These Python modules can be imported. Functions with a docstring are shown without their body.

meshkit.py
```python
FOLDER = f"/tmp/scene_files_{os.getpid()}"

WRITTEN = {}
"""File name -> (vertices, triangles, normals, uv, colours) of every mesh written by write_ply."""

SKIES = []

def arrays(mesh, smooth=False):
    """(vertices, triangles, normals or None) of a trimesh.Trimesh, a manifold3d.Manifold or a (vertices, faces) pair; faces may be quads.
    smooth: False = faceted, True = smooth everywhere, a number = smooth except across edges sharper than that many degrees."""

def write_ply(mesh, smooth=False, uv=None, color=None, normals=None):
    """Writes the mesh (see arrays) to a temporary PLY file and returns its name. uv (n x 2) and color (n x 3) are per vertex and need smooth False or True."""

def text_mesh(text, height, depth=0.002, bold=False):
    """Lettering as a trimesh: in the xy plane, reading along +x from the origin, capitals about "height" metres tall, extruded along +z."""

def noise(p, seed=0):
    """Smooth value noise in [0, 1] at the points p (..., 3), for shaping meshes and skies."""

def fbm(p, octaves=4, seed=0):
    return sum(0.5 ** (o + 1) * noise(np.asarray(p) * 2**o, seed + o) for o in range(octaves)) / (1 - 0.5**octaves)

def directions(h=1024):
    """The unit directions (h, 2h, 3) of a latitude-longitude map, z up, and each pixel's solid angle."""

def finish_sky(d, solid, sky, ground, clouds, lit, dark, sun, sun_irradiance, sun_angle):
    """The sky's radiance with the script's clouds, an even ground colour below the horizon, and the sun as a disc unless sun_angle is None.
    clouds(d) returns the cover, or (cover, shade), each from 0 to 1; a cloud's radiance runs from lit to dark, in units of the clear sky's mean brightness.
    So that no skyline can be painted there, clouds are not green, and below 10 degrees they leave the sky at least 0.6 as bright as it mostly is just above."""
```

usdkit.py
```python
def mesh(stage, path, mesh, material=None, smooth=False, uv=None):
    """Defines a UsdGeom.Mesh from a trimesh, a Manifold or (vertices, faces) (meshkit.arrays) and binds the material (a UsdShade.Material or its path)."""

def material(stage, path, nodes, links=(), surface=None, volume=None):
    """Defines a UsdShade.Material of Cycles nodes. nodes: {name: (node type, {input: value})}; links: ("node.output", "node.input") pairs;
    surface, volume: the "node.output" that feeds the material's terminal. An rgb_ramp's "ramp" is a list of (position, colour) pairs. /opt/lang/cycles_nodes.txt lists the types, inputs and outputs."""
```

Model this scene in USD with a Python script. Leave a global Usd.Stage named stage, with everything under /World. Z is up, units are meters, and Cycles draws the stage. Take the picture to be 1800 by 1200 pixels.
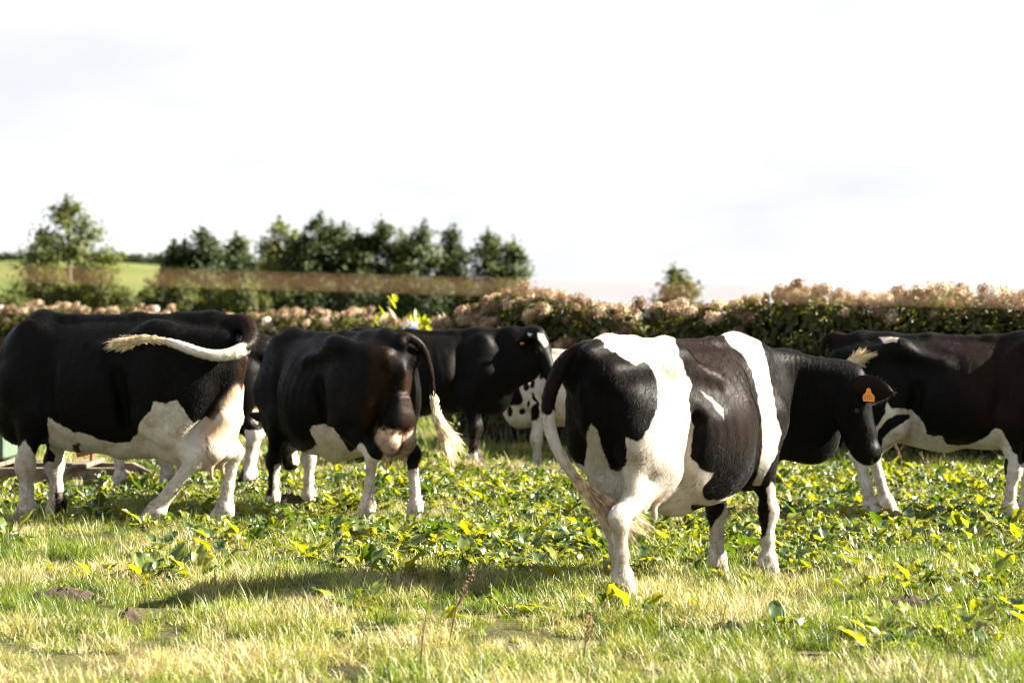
import math, random
import numpy as np, trimesh
import usdkit, meshkit
from pxr import Usd, UsdGeom, UsdLux, UsdShade, Gf, Sdf, Vt

# ------------------------------------------------------------------ camera, sky, sun, exposure
stage = Usd.Stage.CreateInMemory()
UsdGeom.SetStageUpAxis(stage, UsdGeom.Tokens.z)
UsdGeom.SetStageMetersPerUnit(stage, 1.0)
world = UsdGeom.Xform.Define(stage, '/World')
stage.SetDefaultPrim(world.GetPrim())
UsdGeom.Scope.Define(stage, '/World/Looks')

cam = UsdGeom.Camera.Define(stage, '/World/camera')
cam.AddTranslateOp().Set(Gf.Vec3d(0, 0, 1.5))
cam.AddRotateXOp().Set(90.0 - 0.647)
cam.CreateFocalLengthAttr(85.0)
cam.CreateHorizontalApertureAttr(36.0)
cam.CreateVerticalApertureAttr(36.0 * 682 / 1024)
cam.CreateClippingRangeAttr(Gf.Vec2f(0.05, 5000))
cam.CreateFStopAttr(2.8)
cam.CreateFocusDistanceAttr(13.6)
cam.CreateExposureAttr(3.1)

SUN_EL = math.radians(30.0)
SUN_DIR = np.array([math.cos(SUN_EL) * math.cos(math.radians(7)), math.cos(SUN_EL) * math.sin(math.radians(7)), math.sin(SUN_EL)])
SUN_ROT = math.atan2(SUN_DIR[0], SUN_DIR[1])
sun = UsdLux.DistantLight.Define(stage, '/World/sun')
sun.CreateIntensityAttr(1.25)
sun.CreateAngleAttr(0.5)
sun.CreateNormalizeAttr(True)
sun.CreateColorAttr(Gf.Vec3f(1.0, 0.93, 0.80))
zax = Gf.Vec3d(*SUN_DIR)
xax = Gf.Cross(Gf.Vec3d(0, 0, 1), zax).GetNormalized()
yax = Gf.Cross(zax, xax)
sun.AddTransformOp().Set(Gf.Matrix4d(xax[0], xax[1], xax[2], 0, yax[0], yax[1], yax[2], 0, zax[0], zax[1], zax[2], 0, 0, 0, 60, 1))

sky = UsdLux.DomeLight.Define(stage, '/World/sky')
sky.CreateIntensityAttr(1.0)
sky_mat = usdkit.material(stage, '/World/Looks/sky', {
    'tc': ('texture_coordinate', {}),
    'sky': ('sky_texture', {'sky_type': 'single_scattering', 'sun_disc': False, 'sun_elevation': SUN_EL, 'sun_rotation': SUN_ROT, 'altitude': 300.0}),
    'map': ('mapping', {'scale': (1.6, 1.6, 5.0)}),
    'n': ('noise_texture', {'scale': 1.5, 'detail': 6.0, 'roughness': 0.55, 'distortion': 0.3}),
    'r': ('rgb_ramp', {'ramp': [(0.30, (0.85, 0.85, 0.85)), (0.55, (1, 1, 1))]}),
    'n2': ('noise_texture', {'scale': 1.1, 'detail': 5.0, 'roughness': 0.5}),
    'cl': ('rgb_ramp', {'ramp': [(0.43, (0.90, 0.93, 1.05)), (0.56, (1.10, 1.11, 1.17)), (0.64, (1.22, 1.22, 1.23))]}),
    'mx': ('mix_color', {}),
    'bg': ('background_shader', {'strength': 0.1}),
}, [('tc.generated', 'map.vector'), ('map.vector', 'n.vector'), ('map.vector', 'n2.vector'), ('n.fac', 'r.fac'), ('n2.fac', 'cl.fac'),
    ('r.color', 'mx.fac'), ('sky.color', 'mx.a'), ('cl.color', 'mx.b'), ('mx.result', 'bg.color')], surface='bg.background')
UsdShade.MaterialBindingAPI.Apply(sky.GetPrim()).Bind(sky_mat)
sky.GetPrim().SetCustomDataByKey('kind', 'structure')

# ------------------------------------------------------------------ helpers
used = {}
def path_for(name, parent=None):
    base = (str(parent.GetPath()) if parent is not None else '/World') + '/' + name
    n = used.get(base, 0)
    used[base] = n + 1
    return base if n == 0 else '%s_%03d' % (base, n)

def tag(p, label=None, cat=None, group=None, kind=None):
    p = p.GetPrim() if hasattr(p, 'GetPrim') else p
    for k, v in (('label', label), ('category', cat), ('group', group), ('kind', kind)):
        if v:
            p.SetCustomDataByKey(k, v)
    return p

def obj(name, mesh, mat, parent=None, smooth=False):
    return usdkit.mesh(stage, path_for(name, parent), mesh, mat, smooth=smooth).GetPrim()

def thing(name, label, cat, loc=(0, 0, 0), rz=0.0, sc=1.0, group=None):
    x = UsdGeom.Xform.Define(stage, path_for(name))
    x.AddTranslateOp().Set(Gf.Vec3d(*map(float, loc)))
    x.AddRotateZOp().Set(float(rz))
    if sc != 1.0:
        x.AddScaleOp().Set(Gf.Vec3f(sc, sc, sc))
    return tag(x, label, cat, group)

def M(name, nodes, links, surface='p.BSDF'):
    return usdkit.material(stage, '/World/Looks/' + name, nodes, links, surface=surface)

def simple(name, c1, c2, scale=8.0, rough=0.7, bump=0.0, bscale=60.0, spec=0.3):
    nodes = {'tc': ('texture_coordinate', {}), 'n': ('noise_texture', {'scale': scale, 'detail': 6.0, 'roughness': 0.6}),
             'r': ('rgb_ramp', {'ramp': [(0.35, c1), (0.65, c2)]}),
             'p': ('principled_bsdf', {'roughness': rough, 'specular_ior_level': spec})}
    links = [('tc.object', 'n.vector'), ('n.fac', 'r.fac'), ('r.color', 'p.base_color')]
    if bump:
        nodes['nb'] = ('noise_texture', {'scale': bscale, 'detail': 4.0})
        nodes['b'] = ('bump', {'strength': 0.6, 'distance': bump})
        links += [('tc.object', 'nb.vector'), ('nb.fac', 'b.height'), ('b.normal', 'p.normal')]
    return M(name, nodes, links)

def leafy(name, c1, c2, trans, rough=0.5, scale=3.0, tfac=0.4, spec=0.35, rnd=0.25):
    """leaf: principled front mixed with a translucent back light, colour varying from leaf to leaf and from place to place"""
    nodes = {'g': ('geometry', {}), 'n': ('noise_texture', {'scale': scale, 'detail': 4.0, 'roughness': 0.6}),
             'wn': ('white_noise_texture', {'dimensions': '1D'}), 'oi': ('object_info', {}), 'ad': ('math', {'math_type': 'add'}),
             'm1': ('math', {'math_type': 'multiply_add', 'value2': rnd, 'value3': -rnd / 2}), 'm2': ('math', {'math_type': 'add'}),
             'r': ('rgb_ramp', {'ramp': [(0.3, c1), (0.7, c2)]}),
             'tm': ('mix', {'mix_type': 'multiply', 'fac': 1.0, 'color2': trans}),
             'p': ('principled_bsdf', {'roughness': rough, 'specular_ior_level': spec}), 't': ('translucent_bsdf', {}), 'mx': ('mix_closure', {'fac': tfac})}
    links = [('g.position', 'n.vector'), ('g.random_per_island', 'ad.value1'), ('oi.random', 'ad.value2'), ('ad.value', 'wn.w'), ('wn.value', 'm1.value1'),
             ('n.fac', 'm2.value1'), ('m1.value', 'm2.value2'), ('m2.value', 'r.fac'), ('r.color', 'p.base_color'), ('r.color', 'tm.color1'), ('tm.color', 't.color'),
             ('p.BSDF', 'mx.closure1'), ('t.BSDF', 'mx.closure2')]
    return M(name, nodes, links, 'mx.closure')

def unit(v):
    v = np.asarray(v, float)
    return v / np.linalg.norm(v)

# ------------------------------------------------------------------ materials
m_soil = simple('soil', (0.060, 0.055, 0.020), (0.13, 0.12, 0.045), 1.3, 0.95, 0.01, 40.0, 0.1)
m_grass = leafy('grass_green', (0.042, 0.072, 0.009), (0.135, 0.165, 0.022), (2.0, 1.9, 0.6), 0.45, 1.1, 0.30, 0.35, 0.6)
m_grassyellow = leafy('grass_yellow', (0.14, 0.15, 0.026), (0.29, 0.27, 0.070), (1.4, 1.3, 0.8), 0.5, 1.2, 0.32, 0.3, 0.6)
m_straw = leafy('grass_straw', (0.22, 0.19, 0.085), (0.44, 0.385, 0.215), (1.15, 1.1, 0.8), 0.6, 1.4, 0.28, 0.3, 0.7)
m_litter = leafy('litter_brown', (0.10, 0.065, 0.035), (0.27, 0.20, 0.12), (1.1, 1.0, 0.8), 0.7, 1.4, 0.2, 0.2, 0.7)
m_dock = leafy('dock_leaf', (0.028, 0.054, 0.008), (0.125, 0.142, 0.013), (2.3, 2.0, 0.45), 0.42, 1.2, 0.40, 0.6, 0.9)
m_dockstem = simple('dock_stem', (0.10, 0.05, 0.03), (0.20, 0.12, 0.06), 6.0)
m_hedgeleaf = leafy('hedge_leaf', (0.012, 0.017, 0.006), (0.046, 0.050, 0.014), (2.2, 2.0, 0.7), 0.55, 1.5, 0.26, 0.2, 0.8)
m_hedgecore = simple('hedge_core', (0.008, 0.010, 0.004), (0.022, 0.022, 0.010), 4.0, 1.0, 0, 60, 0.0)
m_bloom = leafy('bloom_dry', (0.17, 0.115, 0.07), (0.37, 0.285, 0.20), (1.0, 0.9, 0.75), 0.8, 2.2, 0.25, 0.1, 0.8)
m_bloomblue = leafy('bloom_blue', (0.20, 0.25, 0.62), (0.36, 0.42, 0.75), (1, 1, 1), 0.8, 6.0, 0.3, 0.1, 0.5)
m_bloomwhite = leafy('bloom_white', (0.45, 0.40, 0.35), (0.6, 0.56, 0.52), (1, 1, 1), 0.8, 6.0, 0.3, 0.1, 0.5)
m_lily = leafy('lily_leaf', (0.09, 0.12, 0.014), (0.18, 0.20, 0.025), (2.2, 2.0, 0.6), 0.45, 2.0, 0.45, 0.4, 0.4)
m_conifer = leafy('conifer', (0.024, 0.038, 0.010), (0.090, 0.102, 0.020), (1.7, 1.7, 0.7), 0.6, 0.8, 0.25, 0.2, 0.7)
m_shrub = leafy('shrub_leaf', (0.016, 0.026, 0.006), (0.056, 0.064, 0.014), (1.8, 1.7, 0.7), 0.6, 0.8, 0.3, 0.2, 0.7)
m_bark = simple('bark', (0.05, 0.035, 0.025), (0.12, 0.09, 0.065), 9.0, 0.9, 0.01, 30)
m_stem = simple('hedge_stem', (0.07, 0.05, 0.035), (0.16, 0.12, 0.08), 9.0, 0.9)
m_hoof = simple('hoof', (0.05, 0.035, 0.025), (0.14, 0.10, 0.07), 25.0, 0.5)
m_eye = M('eye', {'p': ('principled_bsdf', {'base_color': (0.008, 0.006, 0.005), 'roughness': 0.2, 'specular_ior_level': 0.2})}, [])
m_tagor = M('ear_tag', {'p': ('principled_bsdf', {'base_color': (0.60, 0.20, 0.018), 'roughness': 0.45})}, [])
m_tagmark = M('ear_tag_mark', {'p': ('principled_bsdf', {'base_color': (0.24, 0.07, 0.008), 'roughness': 0.6})}, [])
m_tankgreen = simple('tank_green', (0.045, 0.075, 0.045), (0.075, 0.11, 0.07), 5.0, 0.55, 0.002, 30)
m_timber = simple('old_timber', (0.045, 0.032, 0.024), (0.15, 0.115, 0.08), 7.0, 0.85, 0.004, 50)
m_rust = simple('rust_red', (0.20, 0.05, 0.03), (0.30, 0.10, 0.06), 12.0, 0.8)
m_dung = simple('dung', (0.014, 0.009, 0.006), (0.050, 0.034, 0.022), 22.0, 0.9, 0.012, 40, 0.2)
m_rope = simple('rope', (0.34, 0.19, 0.088), (0.46, 0.29, 0.155), 30.0, 0.8, 0.001, 200)
m_post = simple('post_wood', (0.16, 0.13, 0.10), (0.30, 0.25, 0.19), 12.0, 0.9, 0.004, 40)
m_field = simple('far_field', (0.11, 0.155, 0.03), (0.17, 0.20, 0.05), 0.05, 0.95, 0, 60, 0.05)

def coat_material(name, brown=(0.034, 0.014, 0.006)):
    """hair coat: 'coat' holds how white (r), how bare and pink (g) and how brown (b, partly painted sun on black fur) the animal is at each point"""
    nodes = {
        'a': ('attribute', {'attribute': 'coat'}), 's': ('separate_color', {}), 'tc': ('texture_coordinate', {}),
        'mp': ('mapping', {'scale': (1.0, 1.0, 0.22)}), 'hair': ('noise_texture', {'scale': 190.0, 'detail': 3.0, 'roughness': 0.6}),
        'clump': ('noise_texture', {'scale': 45.0, 'detail': 4.0, 'roughness': 0.6}),
        'dirt': ('noise_texture', {'scale': 7.0, 'detail': 6.0, 'roughness': 0.65}),
        'wr': ('rgb_ramp', {'ramp': [(0.30, (0.20, 0.15, 0.095)), (0.45, (0.34, 0.30, 0.245)), (0.6, (0.41, 0.39, 0.355))]}),
        'br': ('rgb_ramp', {'ramp': [(0.3, (0.0010, 0.0009, 0.0008)), (0.7, (0.0030, 0.0025, 0.0021))]}),
        'pr': ('rgb_ramp', {'ramp': [(0.3, (0.29, 0.16, 0.09)), (0.7, (0.37, 0.225, 0.14))]}),
        'b1': ('mix', {'mix_type': 'mix', 'color2': brown}), 'w1': ('mix', {'mix_type': 'mix'}), 'p1': ('mix', {'mix_type': 'mix'}),
        'wj': ('math', {'math_type': 'multiply_add', 'value2': 0.5, 'value3': -0.25}), 'wa': ('math', {'math_type': 'add'}),
        'wst': ('map_range', {'from_min': 0.3, 'from_max': 0.7, 'clamp': True}),
        'xyz': ('separate_xyz', {}), 'low': ('map_range', {'from_min': 0.50, 'from_max': 0.03, 'to_min': 0.0, 'to_max': 1.0, 'clamp': True}),
        'mudn': ('noise_texture', {'scale': 26.0, 'detail': 5.0, 'roughness': 0.7}), 'mudr': ('map_range', {'from_min': 0.46, 'from_max': 0.66, 'clamp': True}),
        'mudm': ('math', {'math_type': 'multiply'}), 'mud': ('mix', {'color2': (0.085, 0.060, 0.036)}),
        'hm': ('math', {'math_type': 'multiply_add', 'value2': 0.35}),
        'bp': ('bump', {'strength': 0.5, 'distance': 0.005}),
        'rg': ('map_range', {'from_min': 0.3, 'from_max': 0.7, 'to_min': 0.32, 'to_max': 0.56}),
        'p': ('principled_bsdf', {'specular_ior_level': 0.05}),
    }
    links = [('a.color', 's.color'), ('tc.object', 'mp.vector'), ('mp.vector', 'hair.vector'), ('mp.vector', 'clump.vector'), ('tc.object', 'dirt.vector'),
             ('dirt.fac', 'wr.fac'), ('clump.fac', 'br.fac'), ('dirt.fac', 'pr.fac'),
             ('s.b', 'b1.fac'), ('br.color', 'b1.color1'),
             ('hair.fac', 'wj.value1'), ('s.r', 'wa.value1'), ('wj.value', 'wa.value2'), ('wa.value', 'wst.value'),
             ('wst.result', 'w1.fac'), ('b1.color', 'w1.color1'), ('wr.color', 'w1.color2'),
             ('s.g', 'p1.fac'), ('w1.color', 'p1.color1'), ('pr.color', 'p1.color2'), ('p1.color', 'mud.color1'), ('tc.object', 'xyz.vector'), ('xyz.z', 'low.value'), ('tc.object', 'mudn.vector'), ('mudn.fac', 'mudr.value'), ('low.result', 'mudm.value1'), ('mudr.result', 'mudm.value2'), ('mudm.value', 'mud.fac'), ('mud.color', 'p.base_color'),
             ('clump.fac', 'hm.value1'), ('hair.fac', 'hm.value3'), ('hm.value', 'bp.height'), ('bp.normal', 'p.normal'),
             ('dirt.fac', 'rg.value'), ('rg.result', 'p.roughness')]
    return M(name, nodes, links)

m_coat = coat_material('cow_coat')
m_furblack = M('fur_black', {'g': ('geometry', {}), 'n': ('noise_texture', {'scale': 12.0, 'detail': 4.0}), 'r': ('rgb_ramp', {'ramp': [(0.35, (0.0012, 0.0010, 0.0009)), (0.7, (0.006, 0.0045, 0.0035))]}),
                             'p': ('principled_bsdf', {'roughness': 0.42, 'specular_ior_level': 0.07})}, [('g.position', 'n.vector'), ('n.fac', 'r.fac'), ('r.color', 'p.base_color')])
m_furrim = M('fur_rim', {'p': ('principled_bsdf', {'base_color': (0.022, 0.016, 0.012), 'roughness': 0.5, 'specular_ior_level': 0.2})}, [])
m_furwhite = M('fur_white', {'g': ('geometry', {}), 'n': ('noise_texture', {'scale': 7.0, 'detail': 6.0}), 'r': ('rgb_ramp', {'ramp': [(0.3, (0.25, 0.19, 0.125)), (0.6, (0.42, 0.40, 0.365))]}),
                             'p': ('principled_bsdf', {'roughness': 0.6, 'specular_ior_level': 0.1})}, [('g.position', 'n.vector'), ('n.fac', 'r.fac'), ('r.color', 'p.base_color')])
m_tuft = M('tail_hair', {'g': ('geometry', {}), 'oi': ('hair_info', {}), 'n': ('noise_texture', {'scale': 25.0, 'detail': 3.0}),
                         'r': ('rgb_ramp', {'ramp': [(0.3, (0.44, 0.31, 0.14)), (0.62, (0.66, 0.58, 0.42))]}),
                         'p': ('principled_bsdf', {'roughness': 0.5, 'specular_ior_level': 0.3})},
           [('g.position', 'n.vector'), ('n.fac', 'r.fac'), ('r.color', 'p.base_color')])
m_tuftbrown = M('tail_hair_brown', {'g': ('geometry', {}), 'n': ('noise_texture', {'scale': 20.0, 'detail': 3.0}),
                         'r': ('rgb_ramp', {'ramp': [(0.3, (0.22, 0.13, 0.06)), (0.65, (0.62, 0.48, 0.33))]}),
                         'p': ('principled_bsdf', {'roughness': 0.5, 'specular_ior_level': 0.3})},
           [('g.position', 'n.vector'), ('n.fac', 'r.fac'), ('r.color', 'p.base_color')])

# ------------------------------------------------------------------ ground
def ground_z(x, y):
    x, y = np.asarray(x, float), np.asarray(y, float)
    p = np.stack([x, y, np.zeros_like(x)], -1)
    near = 0.10 * (meshkit.noise(p / 3.1 + 7.3, 3) - 0.5) + 0.05 * (meshkit.noise(p / 0.9 + 1.7, 4) - 0.5)
    d = np.hypot(x, y)
    z = near * np.clip((90 - d) / 60, 0, 1)
    # the pasture beyond the hedge rises to a low hill on the left
    hill = 7.9 / (1 + np.exp(np.clip((x + 24.0 * np.clip(y / 280, 0, 1)) / (7.0 * np.clip(y / 280, 0.05, 1)), -40, 40))) * np.clip((y - 45) / 230, 0, 1) ** 1.2
    z = z - 0.16 * np.exp(-((x - 0.75) ** 2 + (y - 24.5) ** 2) / 1.8)          # a dip before the hedge
    roll = 1.5 * (meshkit.noise(p / 60.0 + 3.1, 9) - 0.5) * np.clip((d - 70) / 100, 0, 1)
    return z + hill + roll - np.clip((d - 320) / 400, 0, 1) * 6.0

def axis(lo, hi, step, far):
    a = np.arange(lo, hi + 1e-9, step)
    g = [hi]; s = step
    while g[-1] < far:
        s *= 1.22; g.append(g[-1] + s)
    h = [lo]; s = step
    while h[-1] > -far:
        s *= 1.22; h.append(h[-1] - s)
    return np.concatenate([h[:0:-1], a, g[1:]])
gx, gy = axis(-14, 14, 0.22, 1800), axis(-4, 50, 0.22, 1800)
GX, GY = np.meshgrid(gx, gy, indexing='ij')
gv = np.stack([GX, GY, ground_z(GX, GY)], -1).reshape(-1, 3)
idx = np.arange(len(gv)).reshape(GX.shape)
gf = np.stack([idx[:-1, :-1], idx[1:, :-1], idx[1:, 1:], idx[:-1, 1:]], -1).reshape(-1, 4)
m_ground = M('ground', {'g': ('geometry', {}), 'n': ('noise_texture', {'scale': 0.8, 'detail': 7.0, 'roughness': 0.65}), 'n2': ('noise_texture', {'scale': 0.02, 'detail': 5.0}),
        'r': ('rgb_ramp', {'ramp': [(0.35, (0.018, 0.018, 0.007)), (0.62, (0.060, 0.056, 0.018))]}),
        'r2': ('rgb_ramp', {'ramp': [(0.4, (0.055, 0.074, 0.017)), (0.65, (0.088, 0.096, 0.025))]}),
        'len': ('vector_math', {'math_type': 'length'}), 'mr': ('map_range', {'from_min': 34.0, 'from_max': 60.0, 'clamp': True}), 'mx': ('mix', {}),
        'nb': ('noise_texture', {'scale': 30.0, 'detail': 5.0}), 'b': ('bump', {'strength': 0.7, 'distance': 0.03}),
        'p': ('principled_bsdf', {'roughness': 0.95, 'specular_ior_level': 0.1})},
        [('g.position', 'n.vector'), ('g.position', 'n2.vector'), ('g.position', 'nb.vector'), ('g.position', 'len.vector1'), ('n.fac', 'r.fac'), ('n2.fac', 'r2.fac'),
         ('len.value', 'mr.value'), ('mr.result', 'mx.fac'), ('r.color', 'mx.color1'), ('r2.color', 'mx.color2'), ('mx.color', 'p.base_color'),
         ('nb.fac', 'b.height'), ('b.normal', 'p.normal')])
tag(obj('ground', (gv, gf), m_ground, smooth=True), 'uneven pasture ground under the grass, rising to a hill at far left', kind='structure')


# ------------------------------------------------------------------ cows: bodies as blended volumes, meshed as one surface
def smin(a, b, k):
    h = np.maximum(k - np.abs(a - b), 0.0) / k
    return np.minimum(a, b) - h * h * k * 0.25

class Volume:
    """a body made of tapered capsules and ellipsoids that run smoothly into one another"""
    def __init__(self):
        self.prims = []
    def cap(self, a, b, r1, r2, k=0.05, flat=None, tagname='', cut=False):
        """flat: (axis, factor) makes the limb thinner (factor > 1) along the axis"""
        a, b = np.array(a, float), np.array(b, float)
        ext = max(r1, r2)
        def f(P):
            p = P - a
            ba = b - a
            if flat is not None:
                n = unit(flat[0]); s = flat[1] - 1.0
                p = p + (p @ n)[..., None] * n * s
                ba2 = ba + (ba @ n) * n * s
            else:
                ba2 = ba
            t = np.clip((p @ ba2) / max(ba2 @ ba2, 1e-9), 0, 1)
            return np.linalg.norm(p - t[..., None] * ba2, axis=-1) - (r1 + (r2 - r1) * t)
        self.prims.append((f, np.minimum(a, b) - ext, np.maximum(a, b) + ext, k, tagname, cut))
    def chain(self, pts, radii, k=0.05, flat=None, tagname=''):
        for i in range(len(pts) - 1):
            self.cap(pts[i], pts[i + 1], radii[i], radii[i + 1], k, flat, tagname)
    def ell(self, c, r, R=None, k=0.06, tagname='', cut=False):
        c, r = np.array(c, float), np.array(r, float)
        R = np.eye(3) if R is None else np.asarray(R)     # columns: the ellipsoid's axes
        def f(P):
            q = (P - c) @ R
            k0 = np.linalg.norm(q / r, axis=-1)
            k1 = np.linalg.norm(q / (r * r), axis=-1)
            return k0 * (k0 - 1.0) / np.maximum(k1, 1e-6)
        e = max(r)
        self.prims.append((f, c - e, c + e, k, tagname, cut))
    def fn(self, f, lo, hi, k=0.05, tagname=''):
        self.prims.append((f, np.array(lo, float), np.array(hi, float), k, tagname, False))
    def mesh(self, h):
        lo = np.min([p[1] for p in self.prims if not p[5]], 0) - 3 * h
        hi = np.max([p[2] for p in self.prims if not p[5]], 0) + 3 * h
        n = np.ceil((hi - lo) / h).astype(int) + 1
        ax = [(lo[i] + h * np.arange(n[i])).astype(np.float32) for i in range(3)]
        D = np.full(n, 0.5, np.float32)
        for f, a, b, k, _, cut in self.prims:
            i0 = np.clip(np.floor((a - k - lo) / h).astype(int), 0, n - 1)
            i1 = np.clip(np.ceil((b + k - lo) / h).astype(int) + 1, 1, n)
            sl = tuple(slice(i0[i], i1[i]) for i in range(3))
            P = np.stack(np.meshgrid(*[ax[i][sl[i]] for i in range(3)], indexing='ij'), -1)
            d = f(P).astype(np.float32)
            D[sl] = -smin(-D[sl], d, k) if cut else smin(D[sl], d, k)
        return surface_nets(D, lo, h)
    def mask(self, V, tagname, far=9.0):
        d = np.full(len(V), far)
        for f, a, b, k, t, cut in self.prims:
            if t == tagname:
                d = np.minimum(d, f(V))
        return d

def surface_nets(D, lo, h):
    S = D < 0
    n = np.array(D.shape)
    c = np.zeros(n - 1, np.int8)
    for o in np.ndindex(2, 2, 2):
        c += S[o[0]:n[0] - 1 + o[0], o[1]:n[1] - 1 + o[1], o[2]:n[2] - 1 + o[2]]
    cells = np.argwhere((c > 0) & (c < 8))
    index = np.full(n - 1, -1, np.int32)
    index[tuple(cells.T)] = np.arange(len(cells))
    acc, cnt = np.zeros((len(cells), 3)), np.zeros(len(cells))
    corners = list(np.ndindex(2, 2, 2))
    for a in corners:
        for d in range(3):
            if a[d] == 0:
                b = list(a); b[d] = 1
                da = D[tuple((cells + a).T)]; db = D[tuple((cells + b).T)]
                m = (da < 0) != (db < 0)
                t = da / np.where(m, da - db, 1)
                p = cells + np.array(a, float)
                p[:, d] += t
                acc[m] += p[m]; cnt[m] += 1
    V = lo + h * acc / cnt[:, None]
    F = []
    for d in range(3):
        e1, e2 = (d + 1) % 3, (d + 2) % 3
        A = np.take(S, range(0, n[d] - 1), d); B = np.take(S, range(1, n[d]), d)
        ed = np.argwhere(A != B)
        ed = ed[(ed[:, e1] > 0) & (ed[:, e2] > 0) & (ed[:, e1] < n[e1] - 1) & (ed[:, e2] < n[e2] - 1)]
        inside = A[tuple(ed.T)]
        q = []
        for u, v in ((0, 0), (1, 0), (1, 1), (0, 1)):
            w = ed.copy(); w[:, e1] -= 1 - u; w[:, e2] -= 1 - v
            q.append(index[tuple(w.T)])
        q = np.stack(q, 1)
        q[~inside] = q[~inside][:, ::-1]
        F.append(q)
    F = np.vstack(F)
    F = np.vstack([F[:, [0, 1, 2]], F[:, [0, 2, 3]]])
    return V, F

def relax(V, F, n=6):
    from scipy import sparse
    e = np.vstack([F[:, [0, 1]], F[:, [1, 2]], F[:, [2, 0]]])
    A = sparse.coo_matrix((np.ones(2 * len(e)), (np.r_[e[:, 0], e[:, 1]], np.r_[e[:, 1], e[:, 0]])), (len(V), len(V))).tocsr()
    A.data[:] = 1
    W = sparse.diags(1 / np.maximum(np.asarray(A.sum(1)).ravel(), 1)) @ A
    for i in range(n):
        V = V + 0.5 * (W @ V - V)
        V = V - 0.53 * (W @ V - V)
    return V

def normals_of(V, F):
    n = np.zeros_like(V)
    f = np.cross(V[F[:, 1]] - V[F[:, 0]], V[F[:, 2]] - V[F[:, 0]])
    for k in range(3):
        np.add.at(n, F[:, k], f)
    return n / np.maximum(np.linalg.norm(n, axis=1, keepdims=True), 1e-12)

from scipy.interpolate import PchipInterpolator
#        x     top   bottom width  z of widest  power above, below
TRUNK = [(-0.90, 1.20, 1.02, 0.04, 1.12, 2.0, 2.0),
         (-0.85, 1.31, 0.92, 0.125, 1.16, 2.2, 2.0),
         (-0.72, 1.365, 0.80, 0.20, 1.17, 2.0, 2.0),
         (-0.52, 1.390, 0.70, 0.245, 1.16, 1.75, 2.0),
         (-0.36, 1.400, 0.62, 0.275, 1.10, 1.65, 2.0),
         (-0.12, 1.395, 0.575, 0.325, 0.97, 1.75, 2.1),
         (0.12, 1.385, 0.565, 0.340, 0.93, 1.75, 2.1),
         (0.34, 1.385, 0.585, 0.300, 0.95, 1.7, 2.0),
         (0.54, 1.405, 0.62, 0.235, 0.98, 1.6, 2.0),
         (0.70, 1.355, 0.62, 0.215, 0.98, 1.8, 2.0),
         (0.82, 1.25, 0.68, 0.165, 0.98, 2.0, 2.0),
         (0.90, 1.10, 0.84, 0.05, 0.98, 2.0, 2.0)]
TR = np.array(TRUNK)

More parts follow.
